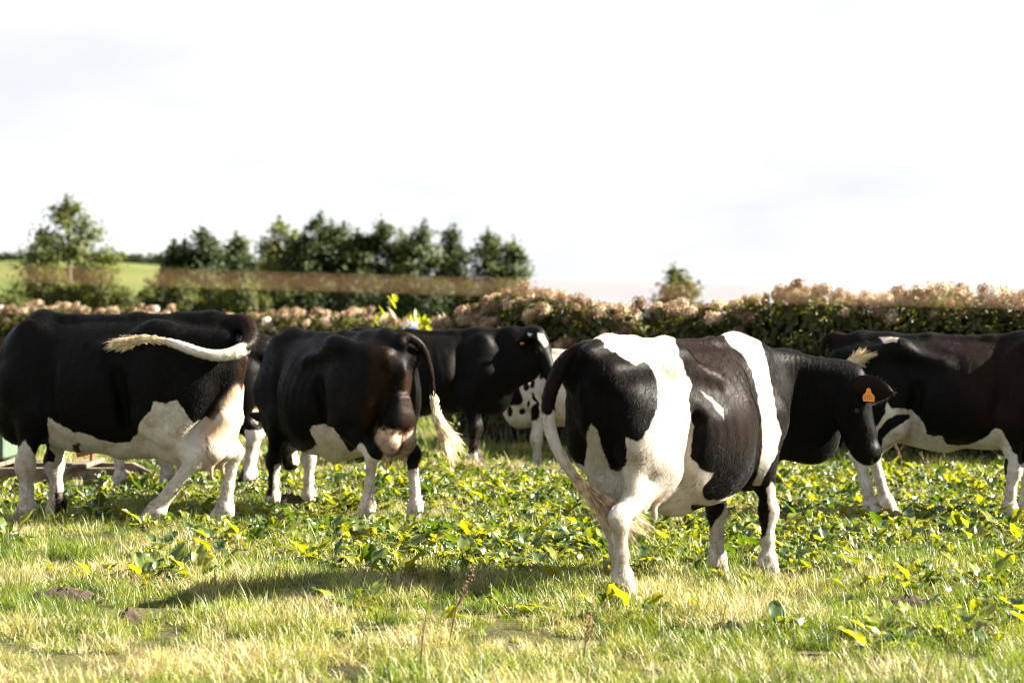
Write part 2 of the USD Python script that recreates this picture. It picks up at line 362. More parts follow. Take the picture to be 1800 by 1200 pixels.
def trunk_fn(belly=1.0, fat=1.0):
    T = TR.copy()
    T[:, 3] *= 1 + (fat - 1) * np.exp(-((T[:, 0] - 0.05) / 0.4) ** 2)
    T[:, 2] -= (belly - 1) * 0.3 * np.exp(-((T[:, 0] - 0.05) / 0.5) ** 2) + 0.04 * np.clip((T[:, 0] - 0.1) / 0.3, 0, 1)
    I = [PchipInterpolator(T[:, 0], T[:, i]) for i in range(1, 7)]
    def f(P):
        x = P[..., 0]; xc = np.clip(x, -0.90, 0.90)
        xs = np.linspace(-0.90, 0.90, 200)
        top, bot, w, zw, pt, pb = [np.interp(xc, xs, i(xs)) for i in I]
        u = np.abs(P[..., 1]) / w
        dz = P[..., 2] - zw
        up = dz > 0
        v = np.where(up, dz / (top - zw), -dz / (zw - bot))
        p = np.where(up, pt, pb)
        g = (u ** p + v ** p + 1e-9) ** (1 / p)
        d = (g - 1) * np.minimum(w, np.where(up, top - zw, zw - bot)) * 0.85
        return np.maximum(d, np.abs(x) - 0.90) if False else d + np.maximum(np.abs(x) - 0.90, 0) * 1.0
    return f

DEFAULT = dict(
    LH=[(-0.42, 0.175, 1.02), (-0.40, 0.215, 0.76), (-0.725, 0.165, 0.50), (-0.675, 0.165, 0.13), (-0.63, 0.165, 0.045)],
    LF=[(0.62, 0.165, 0.96), (0.47, 0.175, 0.76), (0.52, 0.155, 0.41), (0.515, 0.15, 0.125), (0.55, 0.15, 0.045)],
    head=dict(poll=(1.22, 0.0, 1.36), az=0.0, pitch=-35.0, roll=0.0), tail=None, udder=(1.0, 0.50), belly=1.0, fat=1.0)

def mirror(leg):
    return [(x, -y, z) for x, y, z in leg]

def cow_volume(o):
    v = Volume()
    v.fn(trunk_fn(o['belly'], o['fat']), (-0.95, -0.40, 0.45), (0.95, 0.40, 1.46), 0.04, 'trunk')
    # bony landmarks of a dairy cow
    v.chain([(-0.56, 0, 1.375), (-0.15, 0, 1.383), (0.30, 0, 1.375), (0.55, 0, 1.395)], [0.03, 0.026, 0.026, 0.035], 0.07)
    v.chain([(-0.46, 0, 1.37), (-0.68, 0, 1.378), (-0.86, 0, 1.345)], [0.045, 0.05, 0.05], 0.09)
    for s in (-1, 1):
        v.ell((-0.365, s * (0.215 + 0.03 * o.get('bony', 1.0)), 1.295 + 0.02 * o.get('bony', 1.0)), (0.10, 0.052, 0.07), k=0.15)                      # hook bone
        v.cap((-0.365, s * 0.24, 1.315), (-0.82, s * 0.125, 1.235), 0.03, 0.045, 0.10)        # hook to pin ridge
        v.ell((-0.83, s * 0.125, 1.225), (0.06, 0.045, 0.06), k=0.07)                         # pin bone
        v.cap((-0.30, s * 0.245, 1.27), (-0.02, s * 0.26, 1.19), 0.018, 0.015, 0.10)          # edge of the loin
        v.ell((-0.205, s * 0.369, 1.15), (0.12, 0.055, 0.09), k=0.13, cut=True)               # hollow of the flank
        v.ell((0.55, s * 0.125, 1.12), (0.13, 0.06, 0.26), trimesh.transformations.rotation_matrix(0.25, (0, 1, 0))[:3, :3], k=0.10)   # shoulder blade
        v.ell((0.69, s * 0.155, 0.93), (0.10, 0.07, 0.10), k=0.12)
        v.ell((0.40, s * 0.285, 1.02), (0.035, 0.05, 0.22), k=0.10, cut=True)                 # behind the shoulder
    v.ell((0.71, 0, 0.70), (0.15, 0.11, 0.13), k=0.12)                                        # brisket
    for name in ('LH', 'RH'):
        hip, sti, hock, fet, foot = [np.array(p, float) for p in o[name]]
        s = np.sign(hip[1])
        Y = (0, 1, 0); g = o.get('leg', 1.18)
        th = o.get('thigh', 0.93)
        v.ell((hip + sti) / 2 + (-0.13, 0.005 * s, 0.05), np.array((0.25 * th, 0.115, 0.29 * th)), trimesh.transformations.rotation_matrix(0.25, (0, 1, 0))[:3, :3], k=0.10)
        v.cap(hip, sti, 0.15 * th, 0.110 * th, 0.10, (Y, 1.35))
        v.cap(sti + (0.17, 0.085 * s, 0.26), sti + (0.12, 0.02 * s, -0.06), 0.030, 0.040, 0.075, cut=True)      # fold between thigh and belly
        v.cap(hip + (-0.28, -0.02 * s, 0.06), (sti + hock) / 2 + (-0.09, 0, 0.06), 0.10 * th, 0.060 * th, 0.08, (Y, 1.2))
        up = hock + (0.02, 0, 0.03)
        v.cap(sti + (0, 0, -0.02), up, 0.102 * th, 0.046 * g, 0.06, (Y, 1.25))
        v.cap((sti + hock) / 2 + (-0.075, 0, 0.05), hock + (-0.055, 0, 0.03), 0.035, 0.022, 0.05)       # tendon to the point of the hock
        v.ell(hock + (-0.03, 0, 0.025), np.array((0.046, 0.037, 0.056)) * g, k=0.045)
        v.cap(hock + (0.0, 0, -0.02), hock * 0.45 + fet * 0.55, 0.046 * g, 0.035 * g, 0.045, (Y, 1.12))
        v.cap(hock * 0.45 + fet * 0.55, fet, 0.036 * g, 0.044 * g, 0.03)
        v.ell(fet, np.array((0.050, 0.047, 0.052)) * g, k=0.03)
        for q in (-1, 1):
            v.cap(fet + (-0.045, q * 0.02, -0.025), fet + (-0.055, q * 0.022, -0.045), 0.014, 0.010, 0.015)   # dew claws
        v.cap(fet, foot + (0, 0, 0.015), 0.044 * g, 0.050 * g, 0.04, (Y, 0.95))
    for name in ('LF', 'RF'):
        sh, elb, knee, fet, foot = [np.array(p, float) for p in o[name]]
        s = np.sign(sh[1])
        Y = (0, 1, 0); g = o.get('leg', 1.18)
        v.cap(sh, elb, 0.12, 0.105, 0.09, (Y, 1.35))
        v.ell(elb + (-0.06, 0, 0.02), (0.06, 0.05, 0.07), k=0.07)
        v.cap(elb, knee + (0, 0, 0.06), 0.095, 0.050 * g, 0.07, (Y, 1.2))
        v.ell(knee + (0.008, 0, 0), np.array((0.056, 0.054, 0.068)) * g, k=0.045)
        v.cap(knee, knee * 0.4 + fet * 0.6, 0.043 * g, 0.035 * g, 0.05)
        v.cap(knee * 0.4 + fet * 0.6, fet, 0.035 * g, 0.043 * g, 0.03)
        v.ell(fet, np.array((0.048, 0.047, 0.050)) * g, k=0.03)
        for q in (-1, 1):
            v.cap(fet + (-0.043, q * 0.02, -0.025), fet + (-0.052, q * 0.022, -0.045), 0.014, 0.010, 0.015)
        v.cap(fet, foot + (0, 0, 0.015), 0.043 * g, 0.050 * g, 0.04, (Y, 0.95))
    # neck and head
    if o['head']:
        hd = o['head']
        poll = np.array(hd['poll'], float)
        a, p, r = [math.radians(hd.get(q, 0.0)) for q in ('az', 'pitch', 'roll')]
        f = np.array([math.cos(a) * math.cos(p), math.sin(a) * math.cos(p), math.sin(p)])
        side = np.array([-math.sin(a), math.cos(a), 0.0])
        upv = np.cross(f, side)
        side, upv = side * math.cos(r) + upv * math.sin(r), upv * math.cos(r) - side * math.sin(r)
        hd['frame'] = (poll, f, side, upv)
        H = lambda x, y, z: poll + f * x + side * y + upv * z
        R = np.stack([f, side, upv], 1)
        base_t, base_b = np.array([0.56, 0, 1.31]), np.array([0.72, 0, 0.92])
        m = hd.get('mid', None)
        m = np.array(m) if m is not None else (base_t + poll) / 2 + (0.02, 0, 0.01)
        nk = unit(np.cross(unit(poll - base_t), (0, 0, 1)))
        v.chain([base_t, m, poll - f * 0.03 - upv * 0.045], [0.105, 0.09, 0.085], 0.09, (nk, 1.35))
        lo_m = m + (base_b - base_t) * hd.get('deep', 0.60) + (poll - m) * 0.15
        v.chain([base_b, lo_m, H(0.07, 0, -0.15)], [0.19, 0.15, 0.10], 0.11, (nk, 1.5))
        mid2 = (m + lo_m) / 2
        v.chain([(base_t + base_b) / 2 + (0.03, 0, 0), mid2, H(0.02, 0, -0.09)], [0.19, 0.135, 0.095], 0.10, (nk, 1.45))
        v.cap(base_b + (0.05, 0, -0.13), lo_m + (base_b - base_t) * 0.25, 0.035, 0.03, 0.08, (nk, 1.6))          # dewlap
        v.ell(H(0.07, 0, -0.015), (0.125, 0.098, 0.085), R, k=0.05, tagname='head')
        v.cap(H(0.10, 0, -0.03), H(0.42, 0, -0.035), 0.094, 0.060, 0.05, tagname='head')
        v.cap(H(0.10, 0, -0.11), H(0.41, 0, -0.090), 0.082, 0.058, 0.05, (side, 1.15), tagname='head')
        v.ell(H(0.455, 0, -0.045), (0.066, 0.078, 0.074), R, k=0.04, tagname='head')
        for s in (-1, 1):
            v.ell(H(0.175, s * 0.078, -0.005), (0.045, 0.026, 0.034), R, k=0.03, tagname='head')    # brow
            v.ell(H(0.12, s * 0.055, -0.12), (0.10, 0.035, 0.065), R, k=0.05, tagname='head')       # cheek
            v.ell(H(0.488, s * 0.034, -0.02), (0.018, 0.014, 0.016), R, k=0.02, cut=True)           # nostril
            v.ell(H(0.19, s * 0.098, -0.022), (0.020, 0.010, 0.015), R, k=0.015, cut=True)
        v.ell(H(-0.005, 0, 0.03), (0.055, 0.055, 0.045), R, k=0.05, tagname='head')
    if o['tail']:
        pts, rad = np.array(o['tail'][0], float), np.array(o['tail'][1], float)
        s = np.r_[0, np.cumsum(np.linalg.norm(np.diff(pts, axis=0), axis=1))]; fine = np.linspace(0, s[-1], 3 * len(pts))
        from scipy.interpolate import CubicSpline
        v.chain(list(CubicSpline(s, pts)(fine)), np.interp(fine, s, rad), 0.018, tagname='tail')
    if o['udder']:
        sc, zb = o['udder'][:2]
        tilt = trimesh.transformations.rotation_matrix(o['udder'][2] if len(o['udder']) > 2 else -0.25, (0, 1, 0))[:3, :3]
        c = np.array([o.get('udder_x', -0.60), 0, zb + 0.19 * sc])
        for s in (-1, 1):
            tp = lambda q: c + tilt @ np.array(q) * sc
            v.chain([tp((-0.085, s * 0.030, 0.30)), tp((-0.095, s * 0.050, 0.14)), tp((-0.080, s * 0.068, -0.03)), tp((-0.06, s * 0.070, -0.10))], np.array((0.045, 0.070, 0.096, 0.075)) * sc, 0.030, tagname='udder')
            v.ell(c + np.array((0.10, s * 0.07, 0.02)) * sc, np.array((0.16, 0.085, 0.17)) * sc, tilt, k=0.04, tagname='udder')
            for dx in (-0.085, 0.10):
                t = c + np.array((dx, s * 0.075, -0.155)) * sc
                v.cap(t, t + (0.0, s * 0.01, -0.075), 0.019, 0.012, 0.03, tagname='teat')
        v.cap(c + (-0.10, 0, 0.14), (-0.74, 0, 1.0), 0.10 * sc, 0.06, 0.08)
        v.cap(c + (0.16, 0, 0.03), (-0.05, 0, 0.63 - 0.3 * (o['belly'] - 1)), 0.14 * sc, 0.08, 0.12)
    return v

def polydist(U, poly):
    """signed distance to a polygon, negative inside"""
    poly = np.asarray(poly, float)
    d = np.full(len(U), 1e9); ins = np.zeros(len(U), bool)
    for a, b in zip(poly, np.roll(poly, -1, 0)):
        e = b - a; w = U - a
        t = np.clip((w @ e) / max(e @ e, 1e-12), 0, 1)
        d = np.minimum(d, np.linalg.norm(w - t[:, None] * e, axis=1))
        c = (a[1] > U[:, 1]) != (b[1] > U[:, 1])
        with np.errstate(divide='ignore', invalid='ignore'):
            x = (b[0] - a[0]) * (U[:, 1] - a[1]) / (b[1] - a[1]) + a[0]
        ins ^= c & (U[:, 0] < x)
    return np.where(ins, -d, d)

def ear_mesh(base, out, upv, fwd, L=0.20, W=0.105):
    """a cupped, leaf-shaped ear with thickness"""
    nu, nv = 14, 9
    out, side = unit(out), unit(np.cross(out, fwd))
    nrm = unit(np.cross(side, out))
    if nrm @ fwd < 0: nrm = -nrm
    pts = []
    for layer in (0, 1):
        for i in range(nu):
            t = i / (nu - 1)
            w = W * 0.5 * (math.sin(math.pi * min(1, 0.14 + 0.86 * t) ** 0.85) ** 0.65) * (1 if t < 1 else 0.15) + 0.004
            for j in range(nv):
                q = 2 * j / (nv - 1) - 1
                cup = 0.045 * (q * q) * (1 - 0.55 * t) - 0.012 * (1 - t) - 0.03 * t * t
                th = 0.007 * (1 - 0.8 * abs(q)) * (1 - 0.6 * t) * (1 if layer else -1)
                pts.append(base + out * (t * L) + side * (q * w) + nrm * (cup + th))
    n = nu * nv
    F = []
    for i in range(nu - 1):
        for j in range(nv - 1):
            a, b, c, d = i * nv + j, i * nv + j + 1, (i + 1) * nv + j + 1, (i + 1) * nv + j
            F += [(a, b, c, d), (n + a, n + d, n + c, n + b)]
    for i in range(nu - 1):
        for j in (0, nv - 1):
            a, d = i * nv + j, (i + 1) * nv + j
            F.append((a, d, n + d, n + a) if j == 0 else (d, a, n + a, n + d))
    for j in range(nv - 1):
        a, b = (nu - 1) * nv + j, (nu - 1) * nv + j + 1
        F.append((a, b, n + b, n + a))
    return (np.array(pts), np.array(F)), nrm, side

def hoof_mesh(foot, fwd=(1, 0, 0)):
    import manifold3d as m3
    f = unit(fwd); s = np.cross((0, 0, 1), f)
    parts = []
    for q in (-1, 1):
        P = []
        for a, b, z in ((-0.045, 0.016, 0.004), (-0.045, 0.038, 0.004), (0.075, 0.008, 0.004), (0.06, 0.032, 0.004),
                        (-0.04, 0.010, 0.055), (-0.04, 0.040, 0.05), (0.035, 0.008, 0.066), (0.03, 0.036, 0.062), (0.0, 0.046, 0.004), (0.0, 0.046, 0.05)):
            P.append(foot + f * a + s * q * b + np.array((0, 0, z)))
        P = np.array(P); P[:, 2] += -foot[2]
        parts.append(trimesh.convex.convex_hull(P))
    return trimesh.util.concatenate(parts)

def hair_strands(path, name, parent, pts, n, spread, length, width, mat, seed, droop=0.3, clump=7):
    """locks of hair that leave the points of PTS along their direction"""
    rng = np.random.default_rng(seed)
    pts = np.array(pts, float)
    seg = np.diff(pts, axis=0); cum = np.r_[0, np.cumsum(np.linalg.norm(seg, axis=1))]
    P, W, C = [], [], []
    centers = rng.normal(0, 1, (clump, 3))
    for i in range(n):
        s = rng.uniform(0, 0.92) ** 0.8 * cum[-1]
        c = centers[rng.integers(clump)]
        L = length * rng.uniform(0.55, 1.1)
        off0 = rng.normal(0, 1, 3) * spread[0]
        off1 = c * spread[1] + rng.normal(0, 1, 3) * spread[1] * 0.35
        m = 6
        for j in range(m):
            t = j / (m - 1)
            ss = s + L * t
            if ss <= cum[-1]:
                base = np.array([np.interp(ss, cum, pts[:, k]) for k in range(3)])
            else:
                base = pts[-1] + unit(seg[-1]) * (ss - cum[-1])
            fr = min(1.0, ss / cum[-1])
            P.append(base + off0 * (1 - t) + off1 * (fr ** 1.5) * (0.35 + 0.65 * t) + np.array((0, 0, -droop * L * t * t * 0.5)))
            W.append(width * (1 - 0.8 * t))
        C.append(m)
    cu = UsdGeom.BasisCurves.Define(stage, path_for(name, parent))
    cu.CreateTypeAttr('linear')
    cu.CreatePointsAttr(Vt.Vec3fArray.FromNumpy(np.array(P, np.float32)))
    cu.CreateCurveVertexCountsAttr(Vt.IntArray(C))
    cu.CreateWidthsAttr(Vt.FloatArray.FromNumpy(np.array(W, np.float32)))
    cu.SetWidthsInterpolation('vertex')
    UsdShade.MaterialBindingAPI.Apply(cu.GetPrim()).Bind(mat)
    return cu.GetPrim()

def eartag(base, nrm, side, down, t, size=1.0):
    """a two-lobed plastic tag with its button, hanging flat on the ear"""
    from shapely.geometry import Polygon, Point
    pg = Polygon([(-0.030, -0.062), (0.030, -0.062), (0.031, -0.035), (0.012, -0.012), (0.010, 0.0), (-0.010, 0.0), (-0.012, -0.012), (-0.031, -0.035)]).buffer(0.004).union(Point(0, 0).buffer(0.014))
    m = trimesh.creation.extrude_polygon(pg, 0.0025, engine='earcut')
    R = np.eye(4); R[:3, 0] = side; R[:3, 1] = -unit(down); R[:3, 2] = np.cross(side, -unit(down)); R[:3, :3] *= size; R[:3, 3] = base
    b = trimesh.creation.cylinder(0.008, 0.008, sections=16)
    m = trimesh.util.concatenate([m, b]); m.apply_transform(R)
    p = obj('ear_tag', m, m_tagor, t)
    marks = []
    for i, x in enumerate((-0.021, -0.0075, 0.0065, 0.020)):
        q = trimesh.creation.box((0.0045, 0.026, 0.001)); q.apply_translation((x, -0.042, 0.0030)); marks.append(q)
    mk = trimesh.util.concatenate(marks); mk.apply_transform(R)
    obj('print', mk, m_tagmark, p)

COWS = {}
def build_cow(key, name_label, group, place, heading, scale, pose, paint, res=0.014):
    o = dict(DEFAULT); o.update(pose)
    o.setdefault('RH', mirror(o['LH'])); o.setdefault('RF', mirror(o['LF']))
    v = cow_volume(o)
    V, F = v.mesh(res)
    V = relax(V, F, 5)
    N = normals_of(V, F)
    # slack skin, ribs and veins
    rib = np.exp(-((V[:, 0] - 0.02) / 0.28) ** 2) * np.clip((V[:, 2] - 0.72) / 0.2, 0, 1) * np.clip((1.3 - V[:, 2]) / 0.1, 0, 1) * np.clip((np.abs(V[:, 1]) - 0.15) / 0.1, 0, 1)
    amp = o.get('ribs', 0.0015)
    V = V + N * (rib * amp * np.sin((V[:, 0] + 0.22 * (V[:, 2] - 1.0)) * 2 * np.pi / 0.085))[:, None]
    V = V + N * (0.010 * (meshkit.fbm(V * 7.0, 3, 5) - 0.5))[:, None]
    for wr in o.get('wrinkles', []):
        a, b, w, amp2 = wr
        a, b = np.array(a), np.array(b); e = unit(b - a); s = (V - a) @ e
        inside = np.exp(-(((s - np.linalg.norm(b - a) / 2) / (np.linalg.norm(b - a) * 0.45)) ** 2)) * np.exp(-(np.linalg.norm(V - a - s[:, None] * e, axis=1) / 0.35) ** 4)
        V = V + N * (inside * amp2 * np.sin(s * 2 * np.pi / w + 3 * meshkit.noise(V * 5, 2)))[:, None]
    V[:, 2] = np.maximum(V[:, 2], 0.012)
    N = normals_of(V, F)
    coat = np.zeros((len(V), 3))
    jit = np.stack([meshkit.fbm(V * 30, 3, 11), meshkit.fbm(V * 30, 3, 12)], -1) - 0.5
    paint(V, N, v, coat, jit, o)
    z0 = float(ground_z(place[0], place[1])) + pose.get('lift', 0.0)
    t = thing('cow', name_label, 'cow', (place[0], place[1], z0), heading, scale, group)
    b = usdkit.mesh(stage, path_for('body', t), (V, F), m_coat, smooth=True)
    UsdGeom.PrimvarsAPI(b).CreatePrimvar('coat', Sdf.ValueTypeNames.Color3fArray, 'vertex').Set(Vt.Vec3fArray.FromNumpy(np.clip(coat, 0, 1).astype(np.float32)))
    if o.get('fur'):
        fur(t, V, F, N, coat, MARKS[key]['az'], o['fur'], 900 + ord(key))
    for nm in ('LF', 'RF', 'LH', 'RH'):
        fo = np.array(o[nm][4]); fe = np.array(o[nm][3])
        d = fo - fe; d[2] = 0
        obj('hoof', hoof_mesh(np.array((fo[0], fo[1], 0.0)), (1, 0, 0) if d[0] >= -0.01 else (1, 0, 0)), m_hoof, t)
    if o['head']:
        poll, f, s, u = o['head']['frame']
        for q in (-1, 1):
            base = poll + f * 0.055 + s * q * 0.085 - u * 0.02
            out, face = o['head'].get('ears', {}).get(q, (s * q - u * 0.15, f + u * 0.3))
            em, nrm, es = ear_mesh(base, np.array(out, float), u, np.array(face, float), *o['head'].get('earsize', (0.215, 0.14)))
            col = np.zeros((len(em[0]), 3)); col[:, 2] = 0.1
            e = usdkit.mesh(stage, path_for('ear', t), em, m_coat, smooth=True)
            UsdGeom.PrimvarsAPI(e).CreatePrimvar('coat', Sdf.ValueTypeNames.Color3fArray, 'vertex').Set(Vt.Vec3fArray.FromNumpy(col.astype(np.float32)))
            if o.get('fur'):
                er = np.random.default_rng(77 + q); rim = np.vstack([em[0][0:14 * 9:9], em[0][8:14 * 9:9]]); sgn = np.r_[-np.ones(14), np.ones(14)]
                k = er.integers(0, 28, 240); b0 = rim[k] + er.normal(0, 0.006, (240, 3))
                dr = es * sgn[k][:, None] * 0.8 + unit(out) * 0.9 + er.normal(0, 0.3, (240, 3)); dr /= np.linalg.norm(dr, axis=1, keepdims=True)
                ln = er.uniform(0.004, 0.012, (240, 1))
                cu = UsdGeom.BasisCurves.Define(stage, path_for('rim_hair', e)); cu.CreateTypeAttr('linear')
                cu.CreatePointsAttr(Vt.Vec3fArray.FromNumpy(np.stack([b0, b0 + dr * ln * 0.6, b0 + dr * ln + (0, 0, -0.003)], 1).reshape(-1, 3).astype(np.float32)))
                cu.CreateCurveVertexCountsAttr(Vt.IntArray([3] * 240)); cu.CreateWidthsAttr(Vt.FloatArray([0.0016, 0.0012, 0.0004] * 240)); cu.SetWidthsInterpolation('vertex')
                UsdShade.MaterialBindingAPI.Apply(cu.GetPrim()).Bind(m_furrim)
            if q in o['head'].get('tags', ()):
                back = o['head'].get('tagside', -1)
                eartag(base + unit(out) * 0.115 + nrm * (0.026 * back), nrm * back, unit(out) * (1 if back * q > 0 else -1), (0, 0, -1), e, o['head'].get('tagsize', 1.0))
            ey = trimesh.creation.icosphere(2, 0.021); ey.apply_translation(poll + f * 0.19 + s * q * 0.088 - u * 0.022)
            obj('eye', ey, m_eye, t, smooth=True)
    for h in o.get('hair', []):
        hair_strands(None, 'tail_switch', t, **dict(dict(mat=m_tuft), **h))
    COWS[key] = (t, V, F, coat)
    return t

def fur(t, V, F, N, coat, az, n, seed, length=0.017, width=0.0013):
    """short lying hair on the flank that can be seen, dark and pale strands apart; it grows backwards and down"""
    rng = np.random.default_rng(seed)
    a = math.radians(az); view = np.array([math.cos(a), math.sin(a), 0.15])
    fn = np.cross(V[F[:, 1]] - V[F[:, 0]], V[F[:, 2]] - V[F[:, 0]]); ar = np.linalg.norm(fn, axis=1) / 2
    w = ar * ((fn / np.maximum(2 * ar[:, None], 1e-12)) @ view > -0.35) * (V[F[:, 0], 2] > 0.15)
    f = rng.choice(len(F), n, p=w / w.sum())
    b = rng.dirichlet((1, 1, 1), n)
    P = (V[F[f]] * b[..., None]).sum(1); nn = (N[F[f]] * b[..., None]).sum(1); nn /= np.linalg.norm(nn, axis=1, keepdims=True)
    cc = (coat[F[f]] * b[..., None]).sum(1)
    swirl = meshkit.fbm(P * 5.0, 3, seed)[:, None] - 0.5
    d = np.array([-0.75, 0.0, -0.8]) + swirl * np.array([1.6, 0.6, 1.0]) + rng.normal(0, 0.18, (n, 3))
    d -= (d * nn).sum(1, keepdims=True) * nn; d /= np.maximum(np.linalg.norm(d, axis=1, keepdims=True), 1e-6)
    L = length * rng.uniform(0.6, 1.25, (n, 1))
    pts = np.stack([P - nn * 0.001, P + d * L * 0.5 + nn * L * 0.20, P + d * L + nn * L * 0.24], 1)
    wd = np.tile(np.array([1.0, 0.85, 0.25]) * width, (n, 1)).astype(np.float32)
    for nm, sel, mt in (('black_hair', (cc[:, 0] < 0.5) & (cc[:, 1] < 0.4), m_furblack), ('white_hair', (cc[:, 0] >= 0.5) & (cc[:, 1] < 0.4), m_furwhite)):
        if sel.sum() < 50: continue
        cu = UsdGeom.BasisCurves.Define(stage, path_for(nm, t))
        cu.CreateTypeAttr('linear')
        cu.CreatePointsAttr(Vt.Vec3fArray.FromNumpy(pts[sel].reshape(-1, 3).astype(np.float32)))
        cu.CreateCurveVertexCountsAttr(Vt.IntArray([3] * int(sel.sum())))
        cu.CreateWidthsAttr(Vt.FloatArray.FromNumpy(wd[sel].ravel()))
        cu.SetWidthsInterpolation('vertex')
        UsdShade.MaterialBindingAPI.Apply(cu.GetPrim()).Bind(mt)
        tag(cu, kind='stuff')

def sstep(d, w=0.010):
    return np.clip(0.5 - d / (2 * w), 0, 1)

def painter(az, white=(), black=(), brown=(), pink=1.0, zpink=9.0, tailwhite=None, base=0.0, white_first=True, extra=None):
    """the animal's own markings, plus sunlit fur painted in: outlines on its side, as seen square to the direction AZ (degrees in the animal's frame) and carried through"""
    a = math.radians(az)
    right = np.array([-math.sin(a), math.cos(a), 0.0])     # to the right when looking at the animal from that direction
    def f(V, N, v, coat, jit, o):
        U = np.stack([V @ right, V[:, 2]], -1) + jit * 0.022
        c = np.full(len(V), base, float)
        for polys, val in ((white, 1.0), (black, 0.0)) if white_first else ((black, 0.0), (white, 1.0)):
            for poly in polys:
                m = sstep(polydist(U, poly))
                c = c * (1 - m) + val * m
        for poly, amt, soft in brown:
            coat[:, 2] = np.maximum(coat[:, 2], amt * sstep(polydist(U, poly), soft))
        td = v.mask(V, 'tail')
        if o['tail']:
            tm = td < 0.012
            pts = np.array(o['tail'][0], float)
            # how far along the tail
            cum = np.r_[0, np.cumsum(np.linalg.norm(np.diff(pts, axis=0), axis=1))]; best = np.full(tm.sum(), 9.0); along = np.zeros(tm.sum())
            W = V[tm]
            for i in range(len(pts) - 1):
                e = pts[i + 1] - pts[i]; t = np.clip(((W - pts[i]) @ e) / (e @ e), 0, 1)
                d = np.linalg.norm(W - pts[i] - t[:, None] * e, axis=1)
                k = d < best; best[k] = d[k]; along[k] = (cum[i] + t * np.linalg.norm(e))[k]
            tw = tailwhite if tailwhite is not None else 9
            c[tm] = np.clip((along / cum[-1] - tw + 0.10 * (jit[tm, 0])) / 0.06, 0, 1)
            coat[tm, 2] = 0.15
        if pink and o['udder']:
            ud = v.mask(V, 'udder'); te = v.mask(V, 'teat')
            other = np.minimum(v.mask(V, '', 9.0), v.mask(V, 'trunk', 9.0))
            m = sstep(np.minimum(ud, te) - 0.006, 0.012) * np.clip((other - np.minimum(ud, te) - 0.004) / 0.02, 0, 1)
            m = m * np.clip((zpink + jit[:, 0] * 0.12 - V[:, 2]) / 0.05, 0, 1)
            coat[:, 1] = np.maximum(coat[:, 1], m * pink)
            c[:] = np.maximum(c, m * (m > 0.3))
        coat[:, 0] = c
        if extra:
            extra(V, N, v, coat, jit, o)
    return f

